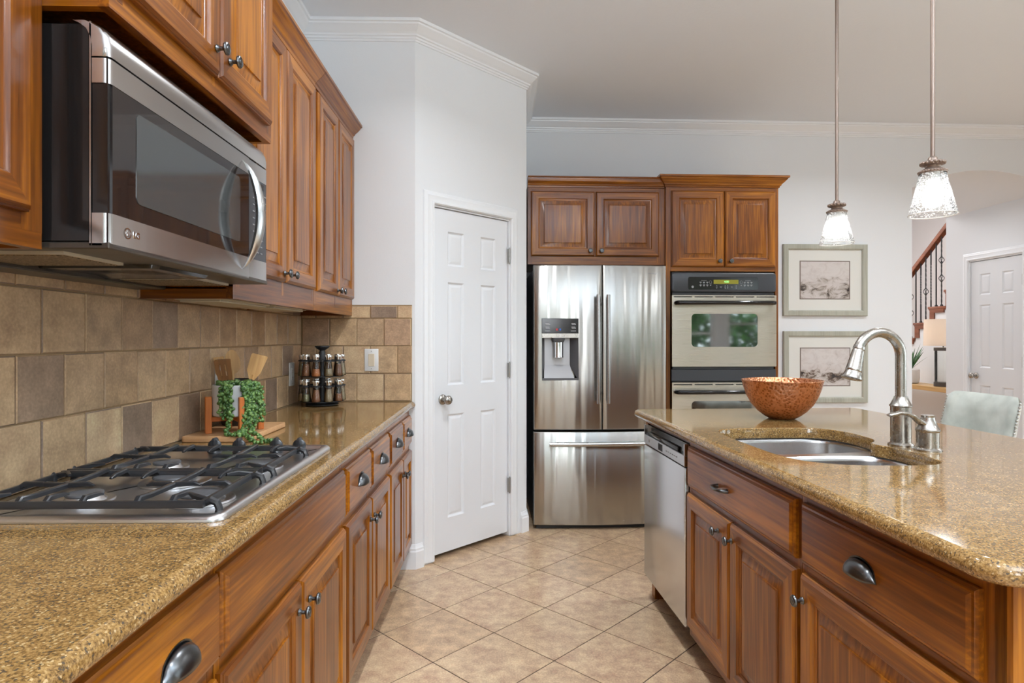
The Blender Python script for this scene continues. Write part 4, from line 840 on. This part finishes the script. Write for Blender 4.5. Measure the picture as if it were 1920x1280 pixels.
# faucet
t = thing('kitchen_faucet', 'brushed nickel gooseneck faucet with pull-down spray head', 'faucet', (1.421, 1.935, CT), R(4), None, 'I')
q = MB(); q.lathe([(.001, .0004), (.038, .0004), (.038, .004), (.033, .008), (.0305, .010), (.0305, .126), (.0335, .128), (.0335, .131), (.030, .135), (.024, .148), (.0205, .156), (.0195, .160)], 40); q.build('base', nickel, t, 30)
cen = (-.078, .292); Rr = .078; pts = [(0, 0, .14), (0, 0, .20), (0, 0, .26)]+[(cen[0]+Rr*math.cos(R(a)), -.0, cen[1]+Rr*math.sin(R(a))) for a in range(0, 161, 10)]
q = MB(); q.tube(pts, .0165, 18); q.build('gooseneck', nickel, t, 60)
e0 = Vector(pts[-1]); dv = (Vector(pts[-1])-Vector(pts[-2])).normalized()
dv = Vector((-.30, -.06, -.95)).normalized()
sh = bpy.data.objects.new('x', None)
q = MB(); q.lathe([(.0160, -.01), (.0178, 0), (.0178, .004), (.0165, .006), (.0185, .012), (.0235, .070), (.0245, .072), (.0245, .077), (.0235, .079), (.026, .088), (.0315, .100), (.0315, .103), (.027, .1045), (.001, .1045)], 28)
hd_ = q.build('spray_head', nickel, t, 30, tuple(e0), Vector((0, 0, 1)).rotation_difference(dv).to_euler())
q = MB(); q.box(-.0275, -.0205, -.007, .007, .026, .058, 0, .002, 1); q.build('spray_button', matte_black, hd_, 30)
bpy.data.objects.remove(sh)
t = thing('faucet_lever', 'brushed nickel single lever valve beside the faucet', 'faucet lever', (1.442, 1.842, CT), 0, None, 'I')
q = MB(); q.lathe([(.001, .0004), (.039, .0004), (.039, .003), (.034, .007), (.031, .009), (.0315, .058), (.034, .062), (.034, .066), (.030, .071), (.0235, .084), (.020, .096), (.0185, .104), (.0195, .106), (.0195, .110), (.001, .112)], 36); q.build('base', nickel, t, 30)
q = MB(); q.tube([(-.010, 0, .078), (-.030, -.002, .090), (-.050, -.004, .106), (-.075, -.006, .116), (-.100, -.008, .1185), (-.118, -.009, .1145), (-.132, -.010, .1125), (-.140, -.010, .1125)], [.014, .0125, .010, .0085, .0085, .0095, .009, .004], 14, 0, True, (.72, 1.15)); q.build('handle', nickel, t, 60)
# bowl
t = thing('copper_bowl', 'round hammered copper bowl standing on the granite island', 'bowl', (1.365, 2.600, CT), 0, None, 'I')
pr = [(.001, .0004), (.050, .0004), (.056, .003), (.072, .012), (.098, .032), (.126, .064), (.146, .100), (.158, .136), (.1645, .163), (.1665, .166), (.166, .169), (.1625, .169), (.160, .163), (.154, .136), (.141, .10), (.121, .066), (.092, .036), (.06, .012), (.001, .006)]
q = MB(); q.lathe(pr, 72); q.build('vessel', copper_m, t, 60)

# ---- pendants
for (x, y, zb, ax_), lab in (((1.52, 2.448, 1.663, 0), 'farther pendant lamp with seeded glass shade, hanging left above the island'), ((1.427, 1.803, 1.654, 0), 'nearer pendant lamp with seeded glass shade, hanging right above the island')):
    t = thing('pendant_lamp', lab, 'pendant lamp', (x, y, zb), 0, 'pendant lamps over the island', 'I')
    q = MB(); q.lathe([(.0062, .165), (.0062, CZ-zb-.001)], 12); q.build('rod', bronze_p, t, 60)
    q = MB(); q.lathe([(.058, CZ-zb-.0005), (.058, CZ-zb-.008), (.02, CZ-zb-.025), (.007, CZ-zb-.03)], 24); q.build('canopy', bronze_p, t, 40)
    q = MB(); q.lathe([(.008, .180), (.012, .176), (.014, .168), (.026, .165), (.031, .160), (.030, .154), (.022, .150), (.020, .145), (.027, .141), (.035, .137), (.039, .130), (.038, .127), (.034, .131), (.001, .136)], 32)
    for k in range(16): a = 2*math.pi*k/16; q.add([Vector((.030*math.cos(a), .030*math.sin(a), .159))+v*.0058 for v in iv], iff)
    for k in range(30): a = 2*math.pi*k/30; q.add([Vector((.0375*math.cos(a), .0375*math.sin(a), .1325))+v*.003 for v in iv], iff)
    q.build('cap', bronze_p, t, 40)
    q = MB(); q.lathe([(.033, .130), (.0345, .122), (.0640, .002), (.0648, 0), (.0655, .0005), (.0650, .003), (.0362, .123), (.034, .131)], 48, cap0=False, cap1=False); q.build('shade', seeded, t, 50)
    q = MB(); q.lathe([(.0640, .001), (.0655, -.0006), (.0667, .001), (.0655, .0026), (.0640, .001)], 48, cap0=False, cap1=False); q.build('shade_rim', rim_glint_m, t, 60)
    q = MB(); q.lathe([(.0185, .132), (.0185, .108), (.0165, .106), (.015, .088)], 20); q.build('socket', socket_m, t, 40)
    q = MB(); q.lathe([(.013, .092), (.016, .084), (.025, .068), (.0285, .052), (.026, .037), (.017, .026), (.001, .022)], 28); q.build('bulb', bulb_m, t, 60)

# ================================================================== BACK WALL
def thB(name, lab, cat, x, y, z): return thing(name, lab, cat, (x, y, z), 0, None, 'B')
FF = 4.325; x0 = .312; W = 1.286-x0
t = thB('fridge_cabinet', 'wooden wall cabinet with two wide doors above the refrigerator', 'cabinet', x0, FF, 0)
b = MB(); b.box(0, W, .02, .56, 1.79, 2.34, 1); b.box(0, W, 0, .02, 1.788, 1.853, 0); b.box(0, W, 0, .02, 2.29, 2.34, 0); b.box(0, .03, -.0004, .0195, 1.80, 2.34, 1); b.box(W-.06, W, -.0004, .0195, 1.80, 2.34, 1); b.box(.46, .49, -.0004, .0195, 1.85, 2.3, 1); b.build('body', [wh, wv], t, 0)
cab_door(t, .022, .471, 1.845, 2.300, .437, 1.882); cab_door(t, .479, .930, 1.845, 2.300, .517, 1.882)
def crown(t, x0, x1, z, dep, ret0, ret1, h=.078, pj=.055):
    pr = [(0, z), (.007, z+.002), (.009, z+.012), (.015, z+.015), (.018, z+.024), (.034, z+.040), (pj-.010, z+.056), (pj-.009, z+.061), (pj, z+.065), (pj, z+h), (-.03, z+h), (-.03, z)]
    path = ([(x0, dep)] if ret0 else [])+[(x0, 0), (x1, 0)]+([(x1, dep)] if ret1 else [])
    q = MB(); q.rings(sweep(path, pr, 1), 0, True, True); return q.build('crown', wh, t, 25)
crown(t, 0, W-.004, 2.328, .5, False, False, .072, .045)
OF = 4.300; x0 = 1.287; W = 2.096-x0
t = thB('oven_cabinet', 'tall wooden cabinet housing the double wall oven', 'cabinet', x0, OF, 0)
b = MB(); b.box(0, .030, 0, .585, .10, 2.345, 1); b.box(W-.022, W, 0, .585, .10, 2.345, 1); b.box(.030, W-.022, 0, .585, 1.742, 2.345, 0); b.box(.030, W-.022, 0, .585, .10, .42, 0); b.box(.03, W-.022, .57, .585, .42, 1.742, 0); b.box(.01, W-.01, .06, .08, 0, .10, 0)
b.box(.0, .035, -.0004, .001, 1.742, 2.345, 1); b.box(W-.030, W, -.0004, .001, 1.742, 2.345, 1); b.build('body', [wh, wv], t, 0)
cab_door(t, .036, .412, 1.772, 2.308, .375, 1.812); cab_door(t, .418, .784, 1.772, 2.308, .456, 1.812); drawer(t, .036, .784, .13, .40, None)
crown(t, 0, W, 2.335, .024, True, True, .078, .058)

t = thB('wall_oven', 'double stainless wall oven with black control panel and bar handles', 'oven', 1.3195, 4.298, 0); W = .752
q = MB(); q.box(.01, W-.012, .004, .54, .44, 1.735, 0); q.build('body', matte_black, t, 0)
q = MB(); q.rings([[(x, y, z) for x, z in inset(rrect(0, W, 1.592, 1.732, .022), d)] for d, y in ((0, 0), (0, -.014), (.004, -.020), (.010, -.022))], 0, False, True); cp = q.build('control_panel', panel_black, t, 40)
q = MB(); q.prism(rrect(.118, .620, 1.611, 1.700, .012), -.0228, -.0215, 0, 'y'); dsp = q.build('touch_panel', black, cp, 0)
q = MB(); q.box(.300, .478, -.0236, -.022, 1.651, 1.681); q.build('clock_window', green_glow, dsp, 0)
text('4:00', .020, digits, dsp, (.392, -.0240, 1.666), (R(90), 0, 0), 'clock_digits', .0003, .0003)
q = MB()
for bx in (.200, .516):
    q.box(bx+.010, bx+.052, -.0235, -.022, 1.6735, 1.6755)
    for i_ in range(3):
        for z_ in (1.640, 1.660): q.box(bx+i_*.024, bx+i_*.024+.014, -.0235, -.022, z_, z_+.006); q.box(bx+i_*.024+.004, bx+i_*.024+.010, -.0235, -.022, z_-.006, z_-.002)
for bx in (.278, .498):
    q.rings([[(bx+r_*math.cos(2*math.pi*k/16), -.0235, 1.664+r_*math.sin(2*math.pi*k/16)) for k in range(16)] for r_ in (.0085, .0100)]); q.prism([(bx-.007, 1.645), (bx, 1.637), (bx+.007, 1.645)], -.0235, -.022, 0, 'y')
for bx in (.322, .383, .401, .462): 
    for z0_, d_ in ((1.634, 1), (1.626, -1)): q.prism([(bx-.005, z0_), (bx+.005, z0_), (bx, z0_+.008*d_)], -.0235, -.022, 0, 'y')
for bx in (.352, .432): q.box(bx-.008, bx+.008, -.0235, -.022, 1.630, 1.632); q.box(bx-.006, bx+.006, -.0235, -.022, 1.625, 1.627)
q.rings([[(.150+r_*math.cos(2*math.pi*k/16), -.0235, 1.630+r_*math.sin(2*math.pi*k/16)) for k in range(16)] for r_ in (.001, .0085)]); q.build('panel_marks', dim_marks, dsp, 0)
def oven_door(z0, z1, wz0, wz1, hz, vz):
    q = MB(); win = rrect(.140, .614, wz0, wz1, .028); outer = rrect(.002, W-.004, z0, z1, .004, 2); slots = [[(a, vz-.0035), (a+.131, vz-.0035), (a+.131, vz+.0035), (a, vz+.0035)] for a in [.014+k*.1478 for k in range(5)]]
    p = MB(); plate(p, outer, [win]+slots, 0); q.add([(x, -.030, y) for x, y, z in p.v], p.f)
    q.rings([[(x, y, z) for x, z in outer] for y in (-.030, .0)]); q.rings([[(x, y, z) for x, z in win] for y in (-.030, -.024)])
    for s in slots: q.rings([[(x, y, z) for x, z in s] for y in (-.030, -.015)])
    d = q.build('oven_door', steel_o, t, 40)
    g_ = MB(); g_.prism([(x, z) for x, z in inset(win, -.004)], -.0265, -.018, 0, 'y'); g_.build('window', oven_glass, d, 0)
    k = MB(); k.box(.01, W-.012, -.016, -.004, vz-.01, vz+.01); k.build('vent_backing', matte_black, d, 0)
    h = MB(); h.tube([(.030, -.030, hz), (.030, -.055, hz), (.036, -.068, hz), (.06, -.074, hz), (W/2, -.078, hz), (W-.06, -.074, hz), (W-.036, -.068, hz), (W-.030, -.055, hz), (W-.030, -.030, hz)], [.016, .0155, .0155, .015, .0135, .015, .0155, .0155, .016], 14); h.build('handle', black, d, 60)
    return d
oven_door(1.070, 1.572, 1.208, 1.441, 1.517, 1.560); oven_door(.45, .958, .595, .828, .894, .944)
q = MB(); q.box(.0, W-.002, -.020, .003, .967, 1.050, 0, .003, 1); q.box(.012, W-.014, -.010, .003, 1.052, 1.066, 0); q.build('divider_panel', panel_black, t, 30)
q = MB(); q.box(.010, W-.012, -.012, .003, 1.575, 1.590, 0); q.build('vent_gap', matte_black, t, 0)

# refrigerator
t = thB('refrigerator', 'stainless french-door refrigerator with water dispenser and bottom freezer', 'refrigerator', .334, 4.07, 0); W = .889
def fy(x): u = (x-W/2)/(W/2); return -.026*(1-u*u)+.012
def fpanel(x0, x1, z0, z1, name, hole=None, depth=.07, e=.006):
    q = MB(); xs = sorted(set([x0, x0+e*.3, x0+e, x1-e, x1-e*.3, x1]+[x0+(x1-x0)*k/12 for k in range(1, 12)]+([hole[0], hole[1]] if hole else [])))
    zs = sorted(set([z0, z0+e*.4, z0+e, z1-e, z1-e*.4, z1]+([hole[2], hole[3]] if hole else [])))
    def yy(x, z):
        d = min(x-x0, x1-x, z-z0, z1-z); return fy(x)+(0 if d >= e else (e-d)**2/e*.9)
    for i in range(len(xs)-1):
        for j in range(len(zs)-1):
            a, b, c_, d_ = xs[i], xs[i+1], zs[j], zs[j+1]
            if hole and a >= hole[0]-1e-6 and b <= hole[1]+1e-6 and c_ >= hole[2]-1e-6 and d_ <= hole[3]+1e-6: continue
            q.quad((a, yy(a, c_), c_), (b, yy(b, c_), c_), (b, yy(b, d_), d_), (a, yy(a, d_), d_))
    for i in range(len(xs)-1):
        for z in (z0, z1): q.quad((xs[i], yy(xs[i], z), z), (xs[i+1], yy(xs[i+1], z), z), (xs[i+1], depth, z), (xs[i], depth, z))
    for j in range(len(zs)-1):
        for x in (x0, x1): q.quad((x, yy(x, zs[j]), zs[j]), (x, yy(x, zs[j+1]), zs[j+1]), (x, depth, zs[j+1]), (x, depth, zs[j]))
    q.quad((x0, depth, z0), (x1, depth, z0), (x1, depth, z1), (x0, depth, z1))
    me = q.build(name, steel_f, t, 50)
    bm = bmesh.new(); bm.from_mesh(me.data); bmesh.ops.remove_doubles(bm, verts=bm.verts, dist=1e-5); bmesh.ops.recalc_face_normals(bm, faces=bm.faces); bm.to_mesh(me.data); bm.free(); me.data.set_sharp_from_angle(angle=R(50)); return me
q = MB(); q.box(.004, W-.004, .078, .74, .02, 1.735, 0, .004, 1); q.build('body', body_dark, t, 30)
q = MB(); q.box(.02, W-.02, .035, .09, .004, .03, 0); q.build('kick_grille', matte_black, t, 0)
hole = (.054, .296, .992, 1.400)
dl = fpanel(0, .4505, .664, 1.755, 'door', hole); dr = fpanel(.4565, W, .664, 1.755, 'door'); dz = fpanel(0, W, .032, .650, 'freezer_drawer')
hx0, hx1, hz0, hz1 = hole; yh = fy(.17)
q = MB(); q.box(hx0-.002, hx1+.002, yh-.004, yh+.012, 1.303, hz1+.001, 0, .002, 1); dp_ = q.build('dispenser_panel', black, dl, 30)
q = MB(); q.box(hx0-.002, hx1+.002, yh-.006, yh+.014, 1.272, 1.302, 0, .001, 1); q.build('button_strip', chrome if False else nickel, dl, 30)
q = MB()
for (zt_, w_) in ((1.366, .026), (1.342, .026), (1.316, .034)):
    q.box(.090-w_/2, .090+w_/2, yh-.0046, yh-.003, zt_, zt_+.0035); q.box(.262-w_/2, .262+w_/2, yh-.0046, yh-.003, zt_, zt_+.0035)
    if zt_ > 1.32: q.box(.092-w_/2, .094+w_/2, yh-.0046, yh-.003, zt_-.007, zt_-.0045); q.box(.264-w_/2, .266+w_/2, yh-.0046, yh-.003, zt_-.007, zt_-.0045)
q.build('panel_marks', grey_marks, dp_, 0)
q = MB(); q.box(.146, .158, yh-.0046, yh-.003, 1.321, 1.334); q.build('red_icon', red_mark, dp_, 0); q = MB(); q.box(.168, .180, yh-.0046, yh-.003, 1.321, 1.334); q.build('blue_icon', blue_mark, dp_, 0)
q = MB()
for bx in (.148, .184): q.box(bx, bx+.020, yh-.0066, yh-.005, 1.281, 1.2825); q.box(bx, bx+.020, yh-.0066, yh-.005, 1.292, 1.2935); q.box(bx, bx+.0015, yh-.0066, yh-.005, 1.281, 1.2935); q.box(bx+.0185, bx+.020, yh-.0066, yh-.005, 1.281, 1.2935)
q.build('button_outline', dim_marks, dl, 0)
q = MB(); a0, a1, c0_, c1_ = hx0, hx1, hz0, 1.272; dpt = .055     # recess
q.add([(a0, yh, c0_), (a1, yh, c0_), (a1, yh, c1_), (a0, yh, c1_), (a0+.022, dpt, c0_+.09), (a1-.050, dpt, c0_+.09), (a1-.050, dpt, c1_), (a0+.022, dpt, c1_)], [(3, 0, 4, 7), (1, 2, 6, 5)], 0)
q.add([(a0+.014, yh+.004, c0_+.012), (a1-.030, yh+.004, c0_+.012), (a1-.050, dpt, c0_+.10), (a0+.022, dpt, c0_+.10), (a0+.022, dpt, c1_), (a1-.050, dpt, c1_)], [(0, 1, 2, 3), (3, 2, 5, 4)], 1)
q.box(a0, a1, yh-.002, yh+.01, c0_-.001, c0_+.014, 0); q.build('dispenser_recess', [dark_grey, flat('recess_grey', (.52, .53, .55), .35, .3)], dl, 0)
q = MB(); q.lathe([(.046, 1.272), (.045, 1.262), (.038, 1.245), (.036, 1.243)], 24, (.165, yh+.028, 0)); q.build('spout', dark_grey, dl, 40)
q = MB(); q.lathe([(.035, 1.245), (.0345, 1.15), (.036, 1.142), (.030, 1.139)], 24, (.165, yh+.028, 0)); q.build('dispenser_lever', chrome, dl, 40)
text('SAMSUNG', .0135, grey_marks, dr, (.795, fy(.795)-.0012, 1.701), (R(90), 0, R(5.3)), 'lettering', .0003)
for hx_, par in ((.4195, dl), (.4855, dr)):
    q = MB(); y0_ = fy(hx_); z0_, z1_ = .842, 1.556; n_ = 14; s_ = 1 if hx_ > .45 else -1
    q.tube([(hx_, y0_-.044-.006*math.sin(math.pi*k/n_), z0_+(z1_-z0_)*k/n_) for k in range(n_+1)], .0125, 14, 0, True, (1, .9))
    for zz in (z0_+.06, z1_-.06): q.tube([(hx_, y0_+.002, zz), (hx_, y0_-.046, zz)], .008, 10)
    q.build('handle', handle_f, par, 50)
q = MB(); pts = [(.10+.665*k/14, fy(.10+.665*k/14)-.044, .576) for k in range(15)]; q.tube(pts, .016, 14)
for xx in (.13, .735): q.tube([(xx, fy(xx)+.002, .576), (xx, fy(xx)-.046, .576)], .008, 10)
q.build('handle', handle_m, dz, 50)

# pictures
for x0, z0, mt, lab in ((2.422, 1.449, art1, 'upper of two framed abstract prints on the white back wall'), (2.424, .745, art2, 'lower of two framed abstract prints on the white back wall')):
    t = thB('framed_picture', lab, 'picture', x0+.35, 4.897, z0+.29); W2, H2 = .350, .290
    q = MB(); q.rings([[(x, y, z) for x, z in ((-W2+i, -H2+i), (W2-i, -H2+i), (W2-i, H2-i), (-W2+i, H2-i))] for i, y in ((0, 0), (0, -.018), (.004, -.022), (.036, -.022), (.040, -.019), (.044, -.017), (.046, -.006))]); q.build('frame', frame_m, t, 30)
    q = MB(); q.box(-W2+.04, W2-.04, -.008, -.004, -H2+.04, H2-.04); q.build('mat', glass_coat, t, 0)
    q = MB(); q.box(-.212, .208, -.0088, -.007, -.157, .157); q.build('inner_border', art_border, t, 0); q = MB(); q.box(-.204, .200, -.0096, -.008, -.149, .149); q.build('print', mt, t, 0)

# counter stool
t = thing('counter_stool', 'sage green velvet counter stool with nailhead trim behind the island', 'stool', (2.30, 2.81, 0), 0, None, 'I')
q = MB(); rs = []
def bk(u, v, off):      # u across (-1 near .. 1 far), v up
    z = .66+.345*v; lean = .06*v+.02; wr = -.05*(abs(u)**2.5)*(1-.4*v); return (.10+lean+wr+off, .215*u*(1-.02*v), z)
outl = []
nu, nv = 16, 8
for off, sgn in ((0, 1), (.055, 1)):
    for i in range(nu+1):
        for j in range(nv+1):
            u, v = -1+2*i/nu, j/nv; e_ = max(abs(u), 0); tk = 0
            x, y, z = bk(u, v, 0); rr = .028
            ed = min(1, (1-abs(u))*.215/rr, (1-v)*.345/rr); bul = math.sqrt(max(0, 1-(1-ed)**2)) if ed < 1 else 1
            cxx = x+.0275+(-.0275 if off == 0 else .0275)*bul; cor = max(0, (abs(u)-.86)/.14)*max(0, (v-.86)/.14); z2 = z-cor*.02
            outl.append((cxx, y, z2))
fs = []
for s_ in (0, 1):
    o_ = s_*(nu+1)*(nv+1)
    for i in range(nu):
        for j in range(nv): a = o_+i*(nv+1)+j; fs.append((a, a+1, a+nv+2, a+nv+1))
k1 = (nu+1)*(nv+1)
for i in range(nu): a = i*(nv+1); fs.append((a, a+nv+1, a+nv+1+k1, a+k1))
q.add(outl, fs); q.build('backrest', velvet, t, 60)
q = MB()
for sgn in (-1, 1):
    for k in range(22):
        v = .02+.9*k/21; x, y, z = bk(sgn, v, 0); q.add([Vector((x+.0275, y+sgn*.001, z))+c_*.0058 for c_ in iv], iff)
q.build('nailhead_trim', nail_m, t, 60)
q = MB(); q.box(-.24, .20, -.23, .23, .60, .69, 0, .03, 4); q.build('seat', velvet, t, 60)
for x in (-.20, .18):
    for y in (-.19, .19): q = MB(); q.tube([(x*1.1, y*1.1, 0), (x, y, .61)], [.014, .020], 10); q.build('leg', stair_wood, t, 50)
q = MB()
for y in (-.2, .2): q.tube([(-.21, y, .22), (.19, y, .22)], .010, 8)
q.tube([(-.21, -.2, .22), (-.21, .2, .22)], .010, 8); q.build('stretcher', stair_wood, t, 50)

# ================================================================== HALL AND STAIRS
SXX = 5.10
t = thing('staircase', 'staircase with brown wood treads and handrail and black iron balusters beyond the arch', 'staircase', (SXX, 7.42, 0))
run, rise = .26, .1828; zt0 = 1.449
def ty(i): return -run*i     # far nose of tread i, local
poly = []
for i in range(-6, 6):
    zt = zt0+rise*i; a, b = ty(i)+.0, ty(i+1)
    q = MB(); q.box(-.018, 1.05, b-.0, a+.028, zt-.030, zt, 0, .006, 2); q.box(-.010, -.002, b+.01, a+.015, zt-.045, zt-.030, 0); q.build('tread', stair_wood, t, 30)
    q = MB(); q.box(-.012, 1.0, a-.02, a, zt-rise+.001, zt-.030, 0); q.box(-.014, .0, a-.075, a, zt-rise+.001, zt-.03, 0); q.box(-.014, 0, b+.03, a-.0755, zt-.075, zt-.0305, 0); q.build('riser', stair_wood, t, 30)
    q = MB(); q.box(0, .06, b, a, .0, zt-.031, 0); q.build('stringer', wall_m, t, 0)
def railz(y): return 2.14+(7.486-(7.42+y))*(2.59-2.14)/(7.486-6.907)
q = MB(); ys = [1.3-.2*k for k in range(15)]; pr = [(-.030, -.030), (.030, -.030), (.034, -.008), (.026, .006), (.028, .020), (.014, .032), (-.014, .032), (-.028, .020), (-.026, .006), (-.034, -.008)]
q.rings([[(x+.03, y, railz(y)-.03+z*1.25) for x, z in pr] for y in ys], 0, True, True); q.build('handrail', stair_wood, t, 50)
for k in range(-8, 12):
    y = .038-.0875*k; i = math.floor((-y)/run) if y < 0 else -1-math.floor(y/run)
    i = math.ceil((-y)/run)-1 if y < 0 else -1-math.floor(y/run)
    zt = zt0+rise*i; zr = railz(y)-.06; q = MB(); x = .03
    kind = (k+300) % 3; cages = [] 
    if k in (2, 8, -4): cages = [.47]
    if k in (5, 11, -1, -7): cages = [.40, .66]
    L_ = zr-zt
    n_ = 40; rs = []
    for s_ in range(n_+1):
        f_ = s_/n_; tw = 0
        if .30 < f_ < .80: tw = (f_-.30)/.50*math.pi*6*(1 if k % 2 else 0.0)
        if cages: tw = f_*math.pi*7
        r_ = .0078
        if any(abs(f_-c_) < .035 for c_ in cages): r_ = .0015
        rs.append([(x+r_*math.cos(tw+math.pi/4+math.pi/2*j), y+r_*math.sin(tw+math.pi/4+math.pi/2*j), zt+L_*f_) for j in range(4)])
    q.rings(rs, 0, True, True)
    for c_ in cages:
        for j in range(4):
            q.tube([(x+.026*math.sin(math.pi*m_/8)*math.cos(j*math.pi/2+m_*.25), y+.026*math.sin(math.pi*m_/8)*math.sin(j*math.pi/2+m_*.25), zt+L_*c_+.048*(m_/4-1)) for m_ in range(9)], .0035, 6)
    q.lathe([(.016, zt), (.016, zt+.012), (.010, zt+.022)], 12, (x, y, 0)); q.build('baluster', iron, t, 45)
# console table, lamp, plant
t = thing('console_table', 'pale wood console table by the stair wall beyond the arch', 'table', (4.72, 6.35, 0))
q = MB(); q.box(0, .32, 0, 1.35, .687, .735, 0, .003, 1); q.build('tabletop', pine, t, 30)
for x in (.02, .28):
    for y in (.03, 1.29): q = MB(); q.box(x, x+.025, y, y+.025, 0, .688); q.build('leg', matte_black, t, 0)
q = MB(); q.box(.02, .305, .035, .05, .66, .688); q.box(.02, .305, 1.295, 1.31, .66, .688); q.build('bracket', matte_black, t, 0)
t = thing('table_lamp', 'white drum-shade table lamp with clear glass column on the console table', 'table lamp', (4.885, 6.66, .736))
q = MB(); q.lathe([(.088, 0), (.088, .045), (.001, .046)], 32); q.build('base', lamp_dark, t, 40); q = MB(); q.lathe([(.080, .046), (.080, .39)], 32, cap0=False, cap1=False); q.build('glass_column', clear, t, 40)
q = MB(); q.lathe([(.088, .39), (.088, .425), (.001, .427)], 32); q.build('cap', lamp_dark, t, 40); q = MB(); q.lathe([(.006, .42), (.006, .52)], 10); q.build('stem', lamp_dark, t, 40)
q = MB(); q.lathe([(.185, .445), (.178, .735), (.1765, .735), (.1835, .445)], 48, cap0=False, cap1=False); q.build('lamp_shade', shade_m, t, 40)
q = MB(); q.lathe([(.012, .52), (.03, .55), (.034, .58), (.02, .61), (.001, .62)], 20); q.build('bulb', flat('shade_bulb', (1, 1, 1), .5, 0, 0, (1, .84, .68), 28), t, 60)
t = thing('yucca_plant', 'spiky green plant in a white pot on the console table', 'potted plant', (4.840, 7.14, .736))
q = MB(); q.lathe([(.001, .001), (.075, .001), (.09, .01), (.098, .06), (.100, .16), (.094, .165), (.088, .15), (.001, .15)], 32); q.build('pot', pot_white, t, 40)
rnd = random.Random(5)
for k in range(22):
    az = rnd.uniform(0, 360); el = rnd.uniform(38, 84); L_ = rnd.uniform(.24, .36); d = Vector((math.cos(R(az))*math.cos(R(el)), math.sin(R(az))*math.cos(R(el)), math.sin(R(el)))); sd = d.cross(Vector((0, 0, 1))).normalized(); q = MB()
    rs = []
    for s_ in range(7):
        f_ = s_/6; w_ = .017*math.sin(math.pi*min(1, .25+f_*.75))+.0008; p_ = Vector((0, 0, .15))+d*L_*f_+Vector((0, 0, -.05*f_*f_*math.cos(R(el)))); nn_ = sd.cross(d); rs.append([p_-sd*w_, p_-nn_*.003*(1-f_), p_+sd*w_, p_+nn_*.002*(1-f_)])
    q.rings(rs, 0, True, True); q.build('leaf', yucca_m, t, 50)
